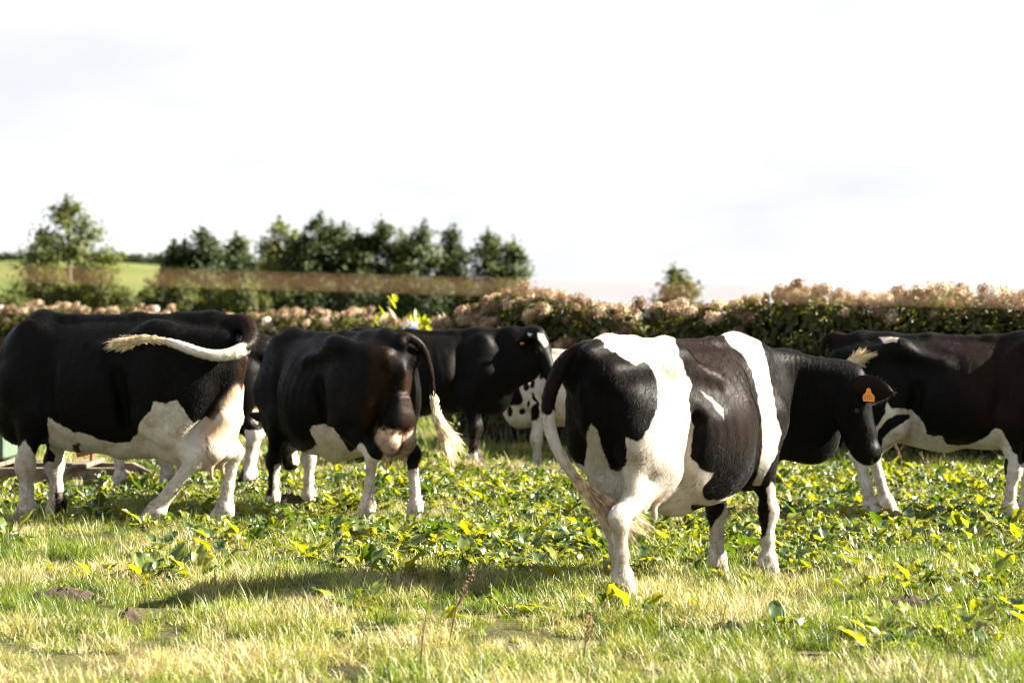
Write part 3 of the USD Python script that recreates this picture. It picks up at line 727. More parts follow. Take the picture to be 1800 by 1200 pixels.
# ------------------------------------------------------------------ each animal's markings and painted-in sunlit fur, in metres on its own side
MARKS = {
    'A': dict(az=114.2, base=0,
        white=[[(-0.464, 0.737), (-0.422, 0.712), (-0.298, 0.639), (-0.227, 0.64), (-0.119, 0.59), (-0.012, 0.571), (0.07, 0.575), (0.118, 0.629), (0.132, 0.695), (0.165, 0.748), (0.205, 0.785), (0.227, 0.853), (0.311, 0.839), (0.373, 0.869), (0.421, 0.798), (0.44, 0.757), (0.489, 0.707), (0.571, 0.753), (0.593, 0.72), (0.567, 0.661), (0.566, 0.497), (0.644, 0.367), (0.984, 0.364), (1.023, -0.133), (0.081, -0.111), (0.082, 0.287), (0.082, 0.42), (-0.106, 0.419), (-0.242, 0.417), (-0.254, 0.206), (-0.413, 0.21), (-0.429, 0.462), (-0.459, 0.5), (-0.465, 0.633)],
            [(0.777, 0.916), (0.887, 0.901), (0.851, 0.821), (0.831, 0.719), (0.867, 0.634), (0.984, 0.478), (0.985, -0.133), (0.647, -0.134), (0.719, 0.367), (0.577, 0.497), (0.582, 0.683), (0.671, 0.794)],
            [(-0.619, 0.586), (-0.605, 0.555), (-0.575, 0.513), (-0.546, 0.473), (-0.521, 0.403), (-0.509, 0.384), (-0.478, 0.42), (-0.428, 0.416), (-0.43, -0.163), (-0.709, -0.136), (-0.709, 0.475)]],
        black=[[(-0.307, 0.547), (-0.254, 0.569), (-0.257, 0.474), (-0.296, 0.46)],
            [(-0.394, 0.206), (-0.254, 0.202), (-0.242, -0.047), (-0.396, -0.046)]],
        brown=[([(0.822, 1.167), (0.98, 1.24), (0.976, 0.863), (0.804, 0.904)], 0.7, 0.06)]),  # sunlit black fur at the rear, painted brown
    'B': dict(az=145.2, base=0,
        white=[[(-0.185, 0.67), (-0.163, 0.71), (-0.073, 0.725), (-0.009, 0.703), (0.033, 0.654), (0.076, 0.58), (0.123, 0.512), (0.164, 0.548), (0.189, 0.6), (0.222, 0.589), (0.247, 0.532), (0.276, 0.495), (0.343, 0.472), (0.39, 0.382), (0.392, -0.047), (0.054, -0.046), (0.056, 0.253), (-0.121, 0.28), (-0.33, 0.345), (-0.343, 0.421), (-0.249, 0.479), (-0.182, 0.519), (-0.134, 0.559), (-0.155, 0.613)],
            [(0.459, 0.383), (0.583, 0.39), (0.669, 0.423), (0.775, -0.182), (0.436, -0.182)],
            [(-0.587, 0.117), (-0.484, 0.129), (-0.47, 0.371), (-0.421, 0.384), (-0.379, -0.115), (-0.588, -0.113)],
            [(-0.292, 0.416), (-0.091, 0.454), (-0.054, -0.128), (-0.292, -0.127)]],
        black=[],
        brown=[([(0.273, 1.35), (0.405, 1.301), (0.372, 1.015), (0.293, 0.74), (0.23, 0.741), (0.284, 1.016)], 0.55, 0.06), ([(0.498, 1.12), (0.566, 1.119), (0.582, 0.762), (0.567, 0.549), (0.523, 0.678)], 0.5, 0.04)]),  # both strips: sun on the black thighs, painted as brown
    'C': dict(az=-83.9, base=0,
        white=[[(0.314, 0.138), (0.534, 0.165), (0.575, -0.152), (0.314, -0.153)],
            [(-0.106, 0.555), (0.081, 0.509), (0.257, 0.492), (0.331, 0.575), (0.349, 0.459), (-0.106, 0.45)],
            [(1.151, 1.397), (1.221, 1.374), (1.266, 1.269), (1.231, 1.246), (1.161, 1.321)],  # this outline and the next: lit forehead hair painted white
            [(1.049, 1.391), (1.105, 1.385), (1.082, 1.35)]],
        black=[],
        brown=[]),
    'D': dict(az=-145.0, base=1,
        white=[[(0.115, 1.138), (0.187, 1.087), (0.238, 1.036), (0.25, 0.98), (0.218, 1.021), (0.175, 1.075)],
            [(0.502, 0.55), (0.531, 0.59), (0.581, 0.544), (0.547, 0.457), (0.52, 0.424)]],
        black=[[(-0.848, 1.535), (-0.508, 1.448), (-0.444, 1.401), (-0.365, 1.363), (-0.319, 1.336), (-0.239, 1.29), (-0.185, 1.31), (-0.133, 1.249), (-0.112, 1.135), (-0.12, 1.045), (-0.166, 0.94), (-0.223, 0.876), (-0.284, 0.901), (-0.279, 0.756), (-0.334, 0.708), (-0.375, 0.718), (-0.412, 0.815), (-0.443, 0.939), (-0.468, 0.973), (-0.496, 0.925), (-0.506, 0.784), (-0.525, 0.726), (-0.574, 0.749), (-0.654, 0.846), (-0.845, 1.103)],
            [(-0.037, 1.47), (-0.001, 1.333), (0.067, 1.168), (0.048, 1.089), (0.08, 0.938), (0.058, 0.771), (0.127, 0.698), (0.194, 0.672), (0.137, 0.602), (0.132, 0.55), (0.161, 0.513), (0.226, 0.514), (0.342, 0.54), (0.376, 0.527), (0.432, 0.585), (0.462, 0.684), (0.477, 0.825), (0.471, 0.968), (0.442, 1.109), (0.419, 1.223), (0.371, 1.32), (0.28, 1.392), (0.237, 1.466)],
            [(0.458, 1.449), (0.509, 1.275), (0.535, 1.137), (0.566, 0.948), (0.587, 0.877), (0.566, 0.764), (0.516, 0.667), (0.475, 0.571), (0.376, 0.562), (0.39, 0.386), (0.413, 0.311), (0.462, 0.244), (0.505, 0.273), (0.52, 0.391), (0.54, 0.457), (0.573, 0.573), (0.681, 0.537), (0.96, 0.589), (1.695, 0.592), (1.7, 1.532)],
            [(0.065, 0.502), (0.269, 0.446), (0.252, 0.38), (0.208, 0.35), (0.179, 0.288), (0.146, 0.28), (0.102, 0.326)]],
        brown=[([(0.034, 1.405), (0.346, 1.362), (0.42, 1.115), (0.452, 0.857), (0.301, 0.87), (0.175, 1.124), (0.064, 1.286)], 0.3, 0.18)]),  # bleached barrel fur, with its brown sun sheen painted in
    'E': dict(az=-85.3, base=0,
        white=[[(-0.542, 1.401), (-0.379, 1.395), (-0.4, 1.365), (-0.481, 1.356)],
            [(-0.467, 0.925), (-0.434, 0.866), (-0.358, 0.87), (-0.295, 0.857), (-0.241, 0.81), (-0.186, 0.744), (-0.173, 0.674), (-0.119, 0.657), (-0.056, 0.658), (-0.027, 0.591), (0.091, 0.589), (0.183, 0.613), (0.278, 0.662), (0.328, 0.724), (0.385, 0.716), (0.407, 0.656), (0.453, 0.575), (0.436, 0.498), (0.126, 0.48), (-0.129, 0.477), (-0.342, 0.5), (-0.346, -0.211), (-0.85, -0.186), (-0.851, 0.546), (-0.728, 0.636), (-0.631, 0.668), (-0.536, 0.74), (-0.48, 0.822)],
            [(0.44, 0.566), (0.499, 0.523), (0.49, 0.397), (0.542, -0.138), (0.271, -0.139), (0.342, 0.179), (0.375, 0.239), (0.404, 0.343), (0.42, 0.413)],
            [(0.495, 0.46), (0.678, 0.439), (0.677, -0.141), (0.534, -0.117)]],
        black=[[(-0.545, 0.635), (-0.528, 0.701), (-0.48, 0.771), (-0.4, 0.823), (-0.308, 0.823), (-0.287, 0.797), (-0.358, 0.755), (-0.455, 0.685), (-0.498, 0.632), (-0.527, 0.489), (-0.557, 0.423), (-0.538, 0.552)]],
        brown=[([(-0.043, 1.368), (0.418, 1.369), (0.499, 1.201), (0.435, 0.864), (0.269, 0.864), (0.124, 1.159)], 0.28, 0.2)]),  # ribs catching the sun, painted into the coat as brown
    'F': dict(az=88.3, base=1,
        white=[],
        black=[[(-0.598, 1.015), (-0.605, 0.983), (-0.622, 0.964), (-0.644, 0.964), (-0.661, 0.983), (-0.668, 1.015), (-0.662, 1.046), (-0.644, 1.066), (-0.623, 1.066), (-0.605, 1.046)],
            [(-0.535, 1.04), (-0.541, 1.01), (-0.555, 0.992), (-0.572, 0.992), (-0.587, 1.01), (-0.592, 1.04), (-0.587, 1.07), (-0.573, 1.088), (-0.555, 1.088), (-0.541, 1.07)],
            [(-0.582, 0.945), (-0.551, 0.939), (-0.475, 0.806), (-0.494, 0.793), (-0.563, 0.882)],
            [(-0.589, 0.818), (-0.593, 0.795), (-0.602, 0.782), (-0.614, 0.781), (-0.624, 0.795), (-0.627, 0.818), (-0.623, 0.84), (-0.614, 0.854), (-0.602, 0.854), (-0.593, 0.841)],
            [(-0.641, 0.734), (-0.648, 0.711), (-0.668, 0.696), (-0.692, 0.696), (-0.711, 0.71), (-0.718, 0.733), (-0.71, 0.756), (-0.69, 0.77), (-0.667, 0.771), (-0.648, 0.757)],
            [(-0.481, 0.73), (-0.491, 0.673), (-0.517, 0.638), (-0.548, 0.638), (-0.574, 0.672), (-0.583, 0.729), (-0.573, 0.785), (-0.548, 0.82), (-0.516, 0.82), (-0.491, 0.786)],
            [(-0.788, 0.732), (-0.795, 0.694), (-0.811, 0.67), (-0.831, 0.67), (-0.847, 0.693), (-0.853, 0.73), (-0.846, 0.769), (-0.83, 0.792), (-0.81, 0.793), (-0.794, 0.77)],
            [(-0.545, 0.659), (-0.549, 0.636), (-0.558, 0.622), (-0.57, 0.621), (-0.58, 0.635), (-0.583, 0.658), (-0.58, 0.681), (-0.57, 0.695), (-0.558, 0.695), (-0.548, 0.681)],
            [(-0.924, 1.259), (-0.762, 1.165), (-0.736, 1.084), (-0.697, 0.945), (-0.659, 0.856), (-0.71, 0.804), (-0.839, 0.802), (-0.988, 0.94)],
            [(-0.399, 0.881), (-0.405, 0.848), (-0.421, 0.827), (-0.44, 0.828), (-0.456, 0.848), (-0.462, 0.882), (-0.456, 0.915), (-0.44, 0.936), (-0.421, 0.935), (-0.405, 0.915)],
            [(-0.437, 1.134), (-0.442, 1.108), (-0.455, 1.092), (-0.47, 1.092), (-0.483, 1.108), (-0.488, 1.134), (-0.483, 1.16), (-0.471, 1.176), (-0.455, 1.176), (-0.442, 1.16)],
            [(-0.31, 0.755), (-0.317, 0.725), (-0.336, 0.706), (-0.36, 0.706), (-0.379, 0.725), (-0.386, 0.755), (-0.379, 0.785), (-0.36, 0.803), (-0.336, 0.804), (-0.317, 0.785)],
            [(-0.253, 1.261), (-0.158, 1.261), (0.222, 0.883), (-0.094, 0.692), (-0.189, 0.947)],
            [(0.225, 1.513), (0.801, 1.513), (0.928, 0.873), (0.349, 0.946)],
            [(-0.636, 1.387), (-0.66, 1.313), (-0.723, 1.266), (-0.803, 1.266), (-0.868, 1.311), (-0.894, 1.386), (-0.871, 1.46), (-0.807, 1.506), (-0.728, 1.506), (-0.663, 1.461)]],
        brown=[]),
    'G': dict(az=98.0, base=0,
        white=[[(-0.641, 0.452), (0.121, 0.444), (0.122, -0.317), (-0.642, -0.295)],
            [(0.626, 0.557), (0.921, 0.538), (0.92, -0.319), (0.602, -0.291)]],
        black=[],
        brown=[]),
}

# ------------------------------------------------------------------ the herd
HERD = 'cows standing in the pasture'
P_A = dict(
    LH=[(-0.40, 0.175, 1.02), (-0.30, 0.225, 0.76), (-0.60, 0.175, 0.455), (-0.345, 0.17, 0.125), (-0.285, 0.17, 0.045)],
    RH=[(-0.42, -0.175, 1.02), (-0.42, -0.215, 0.76), (-0.745, -0.16, 0.475), (-0.70, -0.155, 0.115), (-0.65, -0.155, 0.045)],
    LF=[(0.64, 0.165, 0.96), (0.54, 0.175, 0.75), (0.605, 0.155, 0.40), (0.60, 0.15, 0.125), (0.635, 0.15, 0.045)],
    RF=[(0.62, -0.165, 0.96), (0.48, -0.175, 0.75), (0.545, -0.155, 0.40), (0.52, -0.15, 0.13), (0.55, -0.15, 0.06)],
    leg=1.16, bony=0.0, fur=24000, head=dict(poll=(1.02, -0.52, 1.06), az=-95.0, pitch=-35.0), udder=(1.24, 0.38, -0.35), udder_x=-0.60, belly=1.25, fat=1.04,
    hair=[dict(pts=[(-0.58, 0.425, 1.23), (-0.46, 0.43, 1.258), (-0.36, 0.43, 1.262), (-0.22, 0.42, 1.235)], n=1100, spread=(0.011, 0.040), length=0.13, width=0.0050, seed=1, droop=0.1)],
    tail=([(-0.82, 0, 1.37), (-0.935, 0.04, 1.35), (-1.0, 0.14, 1.26), (-0.985, 0.27, 1.19), (-0.875, 0.37, 1.155), (-0.66, 0.42, 1.205), (-0.50, 0.43, 1.25)],
          [0.052, 0.050, 0.047, 0.043, 0.034, 0.030, 0.018]))
P_B = dict(
    RH=[(-0.42, -0.175, 1.02), (-0.44, -0.215, 0.76), (-0.78, -0.17, 0.48), (-0.82, -0.17, 0.125), (-0.79, -0.17, 0.045)],
    LF=[(0.62, 0.165, 0.96), (0.50, 0.175, 0.76), (0.60, 0.155, 0.41), (0.62, 0.15, 0.125), (0.66, 0.15, 0.045)],
    RF=[(0.62, -0.165, 0.96), (0.50, -0.175, 0.76), (0.57, -0.155, 0.41), (0.57, -0.15, 0.125), (0.61, -0.15, 0.045)],
    head=dict(poll=(1.02, -0.22, 0.80), az=-60.0, pitch=-72.0), udder=(1.0, 0.46, -0.22), udder_x=-0.72, leg=1.04, fur=24000, belly=1.35, fat=1.08,
    hair=[dict(pts=[(-0.89, -0.28, 0.95), (-0.92, -0.285, 0.80), (-0.96, -0.31, 0.70), (-0.99, -0.34, 0.62)], n=1300, spread=(0.014, 0.065), length=0.16, width=0.0050, seed=2, droop=0.3)],
    tail=([(-0.82, 0, 1.36), (-0.86, -0.03, 1.385), (-0.90, -0.12, 1.35), (-0.91, -0.21, 1.22), (-0.90, -0.26, 1.06), (-0.89, -0.28, 0.93), (-0.92, -0.285, 0.80)],
          [0.045, 0.036, 0.028, 0.022, 0.018, 0.016, 0.012]))
P_C = dict(head=dict(poll=(1.17, -0.03, 1.37), az=-42.0, pitch=-58.0, tags=(-1,), deep=0.75, tagside=-1, tagsize=0.7), udder=(0.8, 0.55), 
    tail=([(-0.82, 0, 1.36), (-0.90, 0, 1.30), (-0.93, 0, 1.1), (-0.92, 0, 0.8), (-0.90, 0, 0.5)], [0.045, 0.036, 0.025, 0.018, 0.012]))
TD = [(-0.823, 0.115, 1.341), (-0.963, 0.124, 1.237), (-1.034, 0.13, 1.09), (-1.032, 0.128, 0.967), (-1.003, 0.092, 0.829), (-0.931, 0.035, 0.682), (-0.834, -0.019, 0.568), (-0.748, -0.059, 0.497)]
P_D = dict(
    LH=[(-0.42, 0.175, 1.02), (-0.40, 0.195, 0.72), (-0.65, 0.01, 0.44), (-0.565, -0.015, 0.125), (-0.525, -0.015, 0.045)],
    RH=[(-0.42, -0.175, 1.02), (-0.42, -0.205, 0.72), (-0.75, -0.14, 0.44), (-0.72, -0.13, 0.125), (-0.68, -0.13, 0.045)],
    LF=[(0.62, 0.165, 0.96), (0.50, 0.175, 0.76), (0.59, 0.15, 0.41), (0.59, 0.14, 0.125), (0.62, 0.14, 0.045)],
    RF=[(0.64, -0.165, 0.96), (0.56, -0.175, 0.76), (0.68, -0.155, 0.41), (0.685, -0.15, 0.125), (0.72, -0.15, 0.045)],
    head=dict(poll=(1.165, -0.43, 1.18), az=-65.0, pitch=-72.0, mid=(0.94, -0.12, 1.24), deep=1.0, tags=(-1,), tagside=-1, earsize=(0.255, 0.155),
              ears={-1: ((0.357, -1.0, -0.06), (0.777, 0.629, 0.1)), 1: ((0.966, 0.396, 0.3), (0.3, -0.9, 0.0))}), udder=(1.08, 0.47), udder_x=-0.47, thigh=0.84, belly=1.35, fat=1.12, leg=0.98, bony=0.55, fur=70000, wrinkles=[((0.80, -0.10, 1.05), (1.08, -0.34, 1.02), 0.034, 0.0012)],
    hair=[dict(pts=[TD[4], TD[5], TD[6], TD[7]], n=900, spread=(0.012, 0.04), length=0.24, width=0.0042, seed=3, droop=0.2, mat=m_tuftbrown)],
    tail=([(-0.80, 0.0, 1.37)] + TD[:6], [0.05, 0.045, 0.038, 0.032, 0.029, 0.027, 0.020]))
P_E = dict(
    LH=[(-0.42, 0.175, 1.02), (-0.36, 0.215, 0.76), (-0.60, 0.16, 0.49), (-0.50, 0.155, 0.13), (-0.46, 0.155, 0.045)],
    RH=[(-0.42, -0.175, 1.02), (-0.38, -0.215, 0.76), (-0.66, -0.16, 0.49), (-0.58, -0.155, 0.13), (-0.54, -0.155, 0.045)],
    RF=[(0.62, -0.165, 0.96), (0.45, -0.175, 0.76), (0.48, -0.155, 0.41), (0.45, -0.15, 0.125), (0.48, -0.15, 0.045)],
    LF=[(0.62, 0.165, 0.96), (0.50, 0.175, 0.76), (0.57, 0.155, 0.41), (0.56, 0.15, 0.125), (0.60, 0.15, 0.045)],
    head=dict(poll=(1.28, 0.0, 1.10), az=0.0, pitch=-50.0), udder=(0.7, 0.60), fat=1.05, leg=1.10, fur=20000,
    hair=[dict(pts=[(-0.93, -0.10, 1.19), (-0.82, -0.17, 1.16), (-0.72, -0.23, 1.19), (-0.65, -0.27, 1.225)], n=1100, spread=(0.012, 0.038), length=0.10, width=0.005, seed=4, droop=0.1)],
    tail=([(-0.80, 0, 1.375), (-0.86, 0, 1.40), (-0.93, 0, 1.39), (-0.97, -0.02, 1.29), (-0.93, -0.1, 1.19), (-0.82, -0.17, 1.16), (-0.70, -0.22, 1.22)],
          [0.044, 0.036, 0.026, 0.020, 0.017, 0.015, 0.012]))
P_F = dict(head=dict(poll=(1.20, 0.0, 1.22), az=0.0, pitch=-45.0), udder=(0.9, 0.50), tail=P_C['tail'])
P_G = dict(
    LF=[(0.62, 0.165, 0.96), (0.45, 0.175, 0.76), (0.49, 0.155, 0.41), (0.47, 0.12, 0.125), (0.50, 0.12, 0.045)],
    RF=[(0.60, -0.165, 0.96), (0.40, -0.175, 0.76), (0.20, -0.155, 0.44), (0.08, -0.12, 0.15), (0.10, -0.12, 0.06)],
    head=dict(poll=(1.24, 0.0, 1.10), az=0.0, pitch=-50.0), udder=(0.9, 0.50), tail=P_C['tail'])
PLACE = dict(A=((-2.80, 17.2), 165, 1.06), B=((-1.34, 18.2), 129, 0.98), C=((-0.84, 23.2), -4, 0.93), D=((0.92, 13.28), 51, 0.97),
             E=((3.19, 17.6), -15, 0.96), F=((0.72, 24.5), 180, 0.90), G=((-2.85, 20.4), 180, 0.93))
#@@BUILD
LABELS = dict(
    A='big black dairy cow at far left flicking its cream tail over its side',
    B='black cow seen from behind with pink udder and raised tail, beside the big black cow',
    C='almost solid black cow with two orange ear tags in front of the hedge',
    D='large black and white patched cow nearest the camera with orange tag in its right ear',
    E='black cow at right edge with white belly and legs, blonde tail curled over its rump',
    F='white cow spotted with black, half hidden behind the black cow with ear tags',
    G='black cow with white legs standing hidden behind the big black cow')
TAILWHITE = dict(A=0.40, B=0.80, C=0.9, D=0.55, E=0.45, F=0.5, G=0.8)
PINK = dict(A=0.95, B=0.85, C=0.8, D=0.22, E=0.4, F=0.7, G=0.8)
ZPINK = dict(B=0.72)
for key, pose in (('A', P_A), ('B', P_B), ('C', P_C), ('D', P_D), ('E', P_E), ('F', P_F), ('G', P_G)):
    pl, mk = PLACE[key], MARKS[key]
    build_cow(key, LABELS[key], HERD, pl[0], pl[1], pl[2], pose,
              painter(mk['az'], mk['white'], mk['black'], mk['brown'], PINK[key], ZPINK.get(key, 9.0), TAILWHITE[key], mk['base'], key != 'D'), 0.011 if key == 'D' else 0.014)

# ------------------------------------------------------------------ hydrangea hedges
def leaf_quads(P, N, size, rng, fold=0.25, aspect=0.62):
    """folded leaves (four triangles each) at points P that face roughly along N"""
    n = len(P)
    N = N + rng.normal(0, 0.55, (n, 3)); N /= np.linalg.norm(N, axis=1, keepdims=True)
    T = rng.normal(0, 1, (n, 3)); T[:, 2] -= 0.5
    T -= (T * N).sum(1, keepdims=True) * N; T /= np.maximum(np.linalg.norm(T, axis=1, keepdims=True), 1e-6)
    B = np.cross(N, T)
    s = size[:, None]
    base, tip = P - T * s * 0.5, P + T * s * 0.5 - N * s * 0.12
    l, r = P + B * s * aspect * 0.5 + N * s * fold * 0.4, P - B * s * aspect * 0.5 + N * s * fold * 0.4
    V = np.stack([base, l, tip, r, P], 1).reshape(-1, 3)
    k = 5 * np.arange(n)[:, None]
    F = np.concatenate([k + np.array([[0, 4, 1]]), k + np.array([[1, 4, 2]]), k + np.array([[2, 4, 3]]), k + np.array([[3, 4, 0]])], 0)
    return V, F

def tube_mesh(pts, radii, n=6):
    pts = np.asarray(pts, float); V, F = [], []
    for i, p in enumerate(pts):
        d = unit(pts[min(i + 1, len(pts) - 1)] - pts[max(i - 1, 0)])
        a = unit(np.cross(d, (0.31, 0.95, 0.1) if abs(d[2]) > 0.9 else (0, 0, 1))); b = np.cross(d, a)
        for k in range(n):
            t = 2 * math.pi * k / n
            V.append(p + radii[i] * (a * math.cos(t) + b * math.sin(t)))
    for i in range(len(pts) - 1):
        for k in range(n):
            q = (k + 1) % n
            F += [(i * n + k, i * n + q, (i + 1) * n + q), (i * n + k, (i + 1) * n + q, (i + 1) * n + k)]
    m = len(V); V += [pts[0], pts[-1]]
    for k in range(n):
        F += [(m, (k + 1) % n, k), (m + 1, (len(pts) - 1) * n + k, (len(pts) - 1) * n + (k + 1) % n)]
    return np.array(V), np.array(F)

def join(parts):
    V, F, o = [], [], 0
    for v, f in parts:
        V.append(v); F.append(f + o); o += len(v)
    return np.vstack(V), np.vstack(F)

def bloom_shape(seed, petals=96):
    """a mophead: many small four-lobed florets on a dome"""
    rng = np.random.default_rng(seed)
    i = np.arange(petals) + 0.5
    th = np.arccos(1 - 1.45 * i / petals); ph = math.pi * (1 + 5 ** 0.5) * i
    D = np.stack([np.sin(th) * np.cos(ph), np.sin(th) * np.sin(ph), np.cos(th) * 0.85], -1)
    D = D * (1 + rng.normal(0, 0.15, (petals, 1)))
    V, F = leaf_quads(D, D * 1.6, rng.uniform(0.24, 0.42, petals), rng, 0.3, 0.95)
    ico = trimesh.creation.icosphere(1, 0.66); iv = ico.vertices * (1, 1, 0.8)
    return join([(V, F), (iv, ico.faces)])
BLOOMS = [bloom_shape(s) for s in range(8)]

def hedge(label, path, height, depth, seed, n_bloom, face_blooms=0, per_m=1500, extra=None, bloom_r=(0.045, 0.098)):
    rng = np.random.default_rng(seed)
    h = tag(UsdGeom.Xform.Define(stage, path_for('hydrangea_hedge')), label, 'hedge', 'flowering hedges along the far side of the pasture')
    path = np.array(path, float)
    seg = np.linalg.norm(np.diff(path, axis=0), axis=1); cum = np.r_[0, np.cumsum(seg)]; L = cum[-1]
    def at(s):
        p = np.stack([np.interp(s, cum, path[:, k]) for k in range(2)], -1)
        i = np.clip(np.searchsorted(cum, s) - 1, 0, len(seg) - 1)
        t = (path[i + 1] - path[i]) / seg[i][:, None]
        n = np.stack([t[:, 1], -t[:, 0]], -1)
        n = np.where((n * -p).sum(1, keepdims=True) > 0, n, -n)      # towards the pasture
        return p, n
    def top(s):
        return np.interp(s, np.linspace(0, L, len(height)), height) + 0.16 * (meshkit.noise(np.stack([s * 1.3, s * 0 + seed, s * 0], -1), seed) - 0.5)
    def point(s, off, z):
        p, n = at(s); q = p + n * off[:, None]
        return np.stack([q[:, 0], q[:, 1], ground_z(q[:, 0], q[:, 1]) + z], -1), n
    # solid twig mass added to block light, darkened as shade inside the hedge
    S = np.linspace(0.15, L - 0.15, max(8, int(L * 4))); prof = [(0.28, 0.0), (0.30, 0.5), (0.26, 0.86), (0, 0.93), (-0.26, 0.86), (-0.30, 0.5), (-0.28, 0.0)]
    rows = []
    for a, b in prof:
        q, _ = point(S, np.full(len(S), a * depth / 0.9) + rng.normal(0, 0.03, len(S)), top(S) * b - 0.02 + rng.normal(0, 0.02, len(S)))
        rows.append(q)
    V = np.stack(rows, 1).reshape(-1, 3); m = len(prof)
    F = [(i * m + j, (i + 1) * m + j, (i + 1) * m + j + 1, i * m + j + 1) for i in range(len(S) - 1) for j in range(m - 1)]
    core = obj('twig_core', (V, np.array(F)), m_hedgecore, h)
    # leaves
    n = int(L * per_m)
    s = rng.uniform(0, L, n); T = top(s)
    u = rng.uniform(0, 1, n)
    front = u < 0.62
    z = np.where(front, T * rng.uniform(0.02, 1.0, n), T * rng.uniform(0.80, 0.955, n))
    bulge = 0.5 * depth * (0.80 + 0.28 * np.sin(np.pi * np.clip(z / T, 0, 1) * 0.9)) + 0.10 * (meshkit.fbm(np.stack([s * 2.2, z * 2.2, s * 0], -1), 3, seed + 1) - 0.5) * 2
    off = np.where(front, bulge - rng.exponential(0.07, n), rng.uniform(-0.5, 0.5, n) * depth)
    P, nn = point(s, off, z)
    N = np.where(front[:, None], np.concatenate([nn, np.full((n, 1), 0.45)], 1), np.array([0, 0, 1.0]))
    size = rng.uniform(0.06, 0.125, n)
    tag(obj('leaves', leaf_quads(P, N, size, rng), m_hedgeleaf, h), kind='stuff')
    # bare stalks that show low on the face
    st = []
    for k in range(int(L * 9)):
        s0 = rng.uniform(0.1, L - 0.1, 1); hh = float(top(s0)[0]) * rng.uniform(0.45, 0.92)
        a, nn0 = point(s0, np.array([depth * 0.36]), np.array([0.0])); b, _ = point(s0 + rng.normal(0, 0.22, 1), np.array([depth * rng.uniform(0.42, 0.60)]), np.array([hh]))
        mid = (a[0] + b[0]) / 2 + rng.normal(0, 0.04, 3)
        st.append(tube_mesh([a[0], mid, b[0]], [0.008, 0.007, 0.004], 4))
    tag(obj('stalks', join(st), m_stem, h), kind='stuff')
    # flower heads
    made = 0
    for k in range(n_bloom + face_blooms):
        s0 = np.array([(k + rng.uniform(0, 1)) / max(n_bloom, 1) * L if k < n_bloom else rng.uniform(0, L)])
        T0 = float(top(s0)[0]); r = rng.uniform(*bloom_r)
        if k < n_bloom:
            o = rng.uniform(-0.30, 0.58) * depth; zz = T0 + rng.uniform(-0.13, 0.06) * (1.0 if o > 0.2 else 0.5) - (0.10 if o > 0.45 * depth else 0)
        else:
            o = depth * rng.uniform(0.50, 0.57); zz = T0 * rng.uniform(0.62, 0.93)
        q, nn0 = point(s0, np.array([o]), np.array([zz]))
        d = unit(np.r_[nn0[0] * (0.8 if k < n_bloom else 1.6), 1.0] + rng.normal(0, 0.25, 3))
        x = unit(np.cross(d, rng.normal(0, 1, 3))); R = np.stack([x, np.cross(d, x), d], 1)
        bv, bf = BLOOMS[rng.integers(len(BLOOMS))]
        kind = rng.random()
        mt = m_bloomblue if (extra and k in extra) else (m_bloomwhite if kind < 0.02 else m_bloom)
        b = obj('flower_head', ((bv * r) @ R.T + q[0], bf), mt, h)
        if mt is m_bloomblue: tag(b, 'pale blue flower head still fresh')
        elif mt is m_bloomwhite: tag(b, 'whitish flower head among the faded ones')
    return h

hedge('near high stretch of clipped hedge topped with faded pink flower heads, at right', [(9.5, 23.2), (5.2, 24.9), (2.6, 26.2), (1.62, 26.8)],
      [1.52, 1.56, 1.60, 1.66, 1.71, 1.70, 1.62], 1.0, 21, 290, 6, extra={265})
hedge('middle stretch of leafy hedge with flower heads down its face, behind the solid black cow', [(1.50, 26.9), (0.4, 27.5), (-0.5, 28.3)],
      [1.46, 1.60, 1.67, 1.64, 1.52], 1.0, 22, 110, 34, extra={1})
hedge('far low stretch of flowering hedge behind the big black cow at left', [(-0.75, 33.0), (-2.6, 35.2), (-5.5, 38.6), (-9.5, 42.0), (-11.0, 43.0)],
      [1.30, 1.50, 1.54, 1.50, 1.54, 1.57, 1.58, 1.58], 1.1, 23, 270, 28, 1100, extra={9}, bloom_r=(0.052, 0.085))

# broad-leaved plants that grow up through the hedge
def blade_leaf(base, direction, L, W, curve, rng, nu=7, nv=5, wavy=0.0, fold=0.35):
    """a long leaf with a folded midrib that arches over; 48 triangles"""
    d = unit(direction); side = unit(np.cross(d, (0, 0, 1)) if abs(d[2]) < 0.98 else np.array((1.0, 0, 0)))
    upn = np.cross(side, d)
    V = []; ph = rng.uniform(0, 6)
    for i in range(nu):
        t = i / (nu - 1)
        c = base + d * L * (t - curve * 0.25 * t * t) + np.array((0, 0, -1.0)) * L * curve * 0.55 * t * t
        w = W * 0.5 * max(0.05, math.sin(math.pi * (0.06 + 0.94 * t) ** 0.8) ** 0.8) if i < nu - 1 else W * 0.02
        for j in range(nv):
            q = 2 * j / (nv - 1) - 1
            V.append(c + side * q * w + upn * (abs(q) * w * fold + wavy * W * abs(q) * math.sin(9 * t + ph + 2.1 * j)))
    F = [(i * nv + j, i * nv + j + 1, (i + 1) * nv + j + 1, (i + 1) * nv + j) for i in range(nu - 1) for j in range(nv - 1)]
    V, F = np.array(V), np.array(F)
    return V, np.vstack([F[:, [0, 1, 2]], F[:, [0, 2, 3]]])

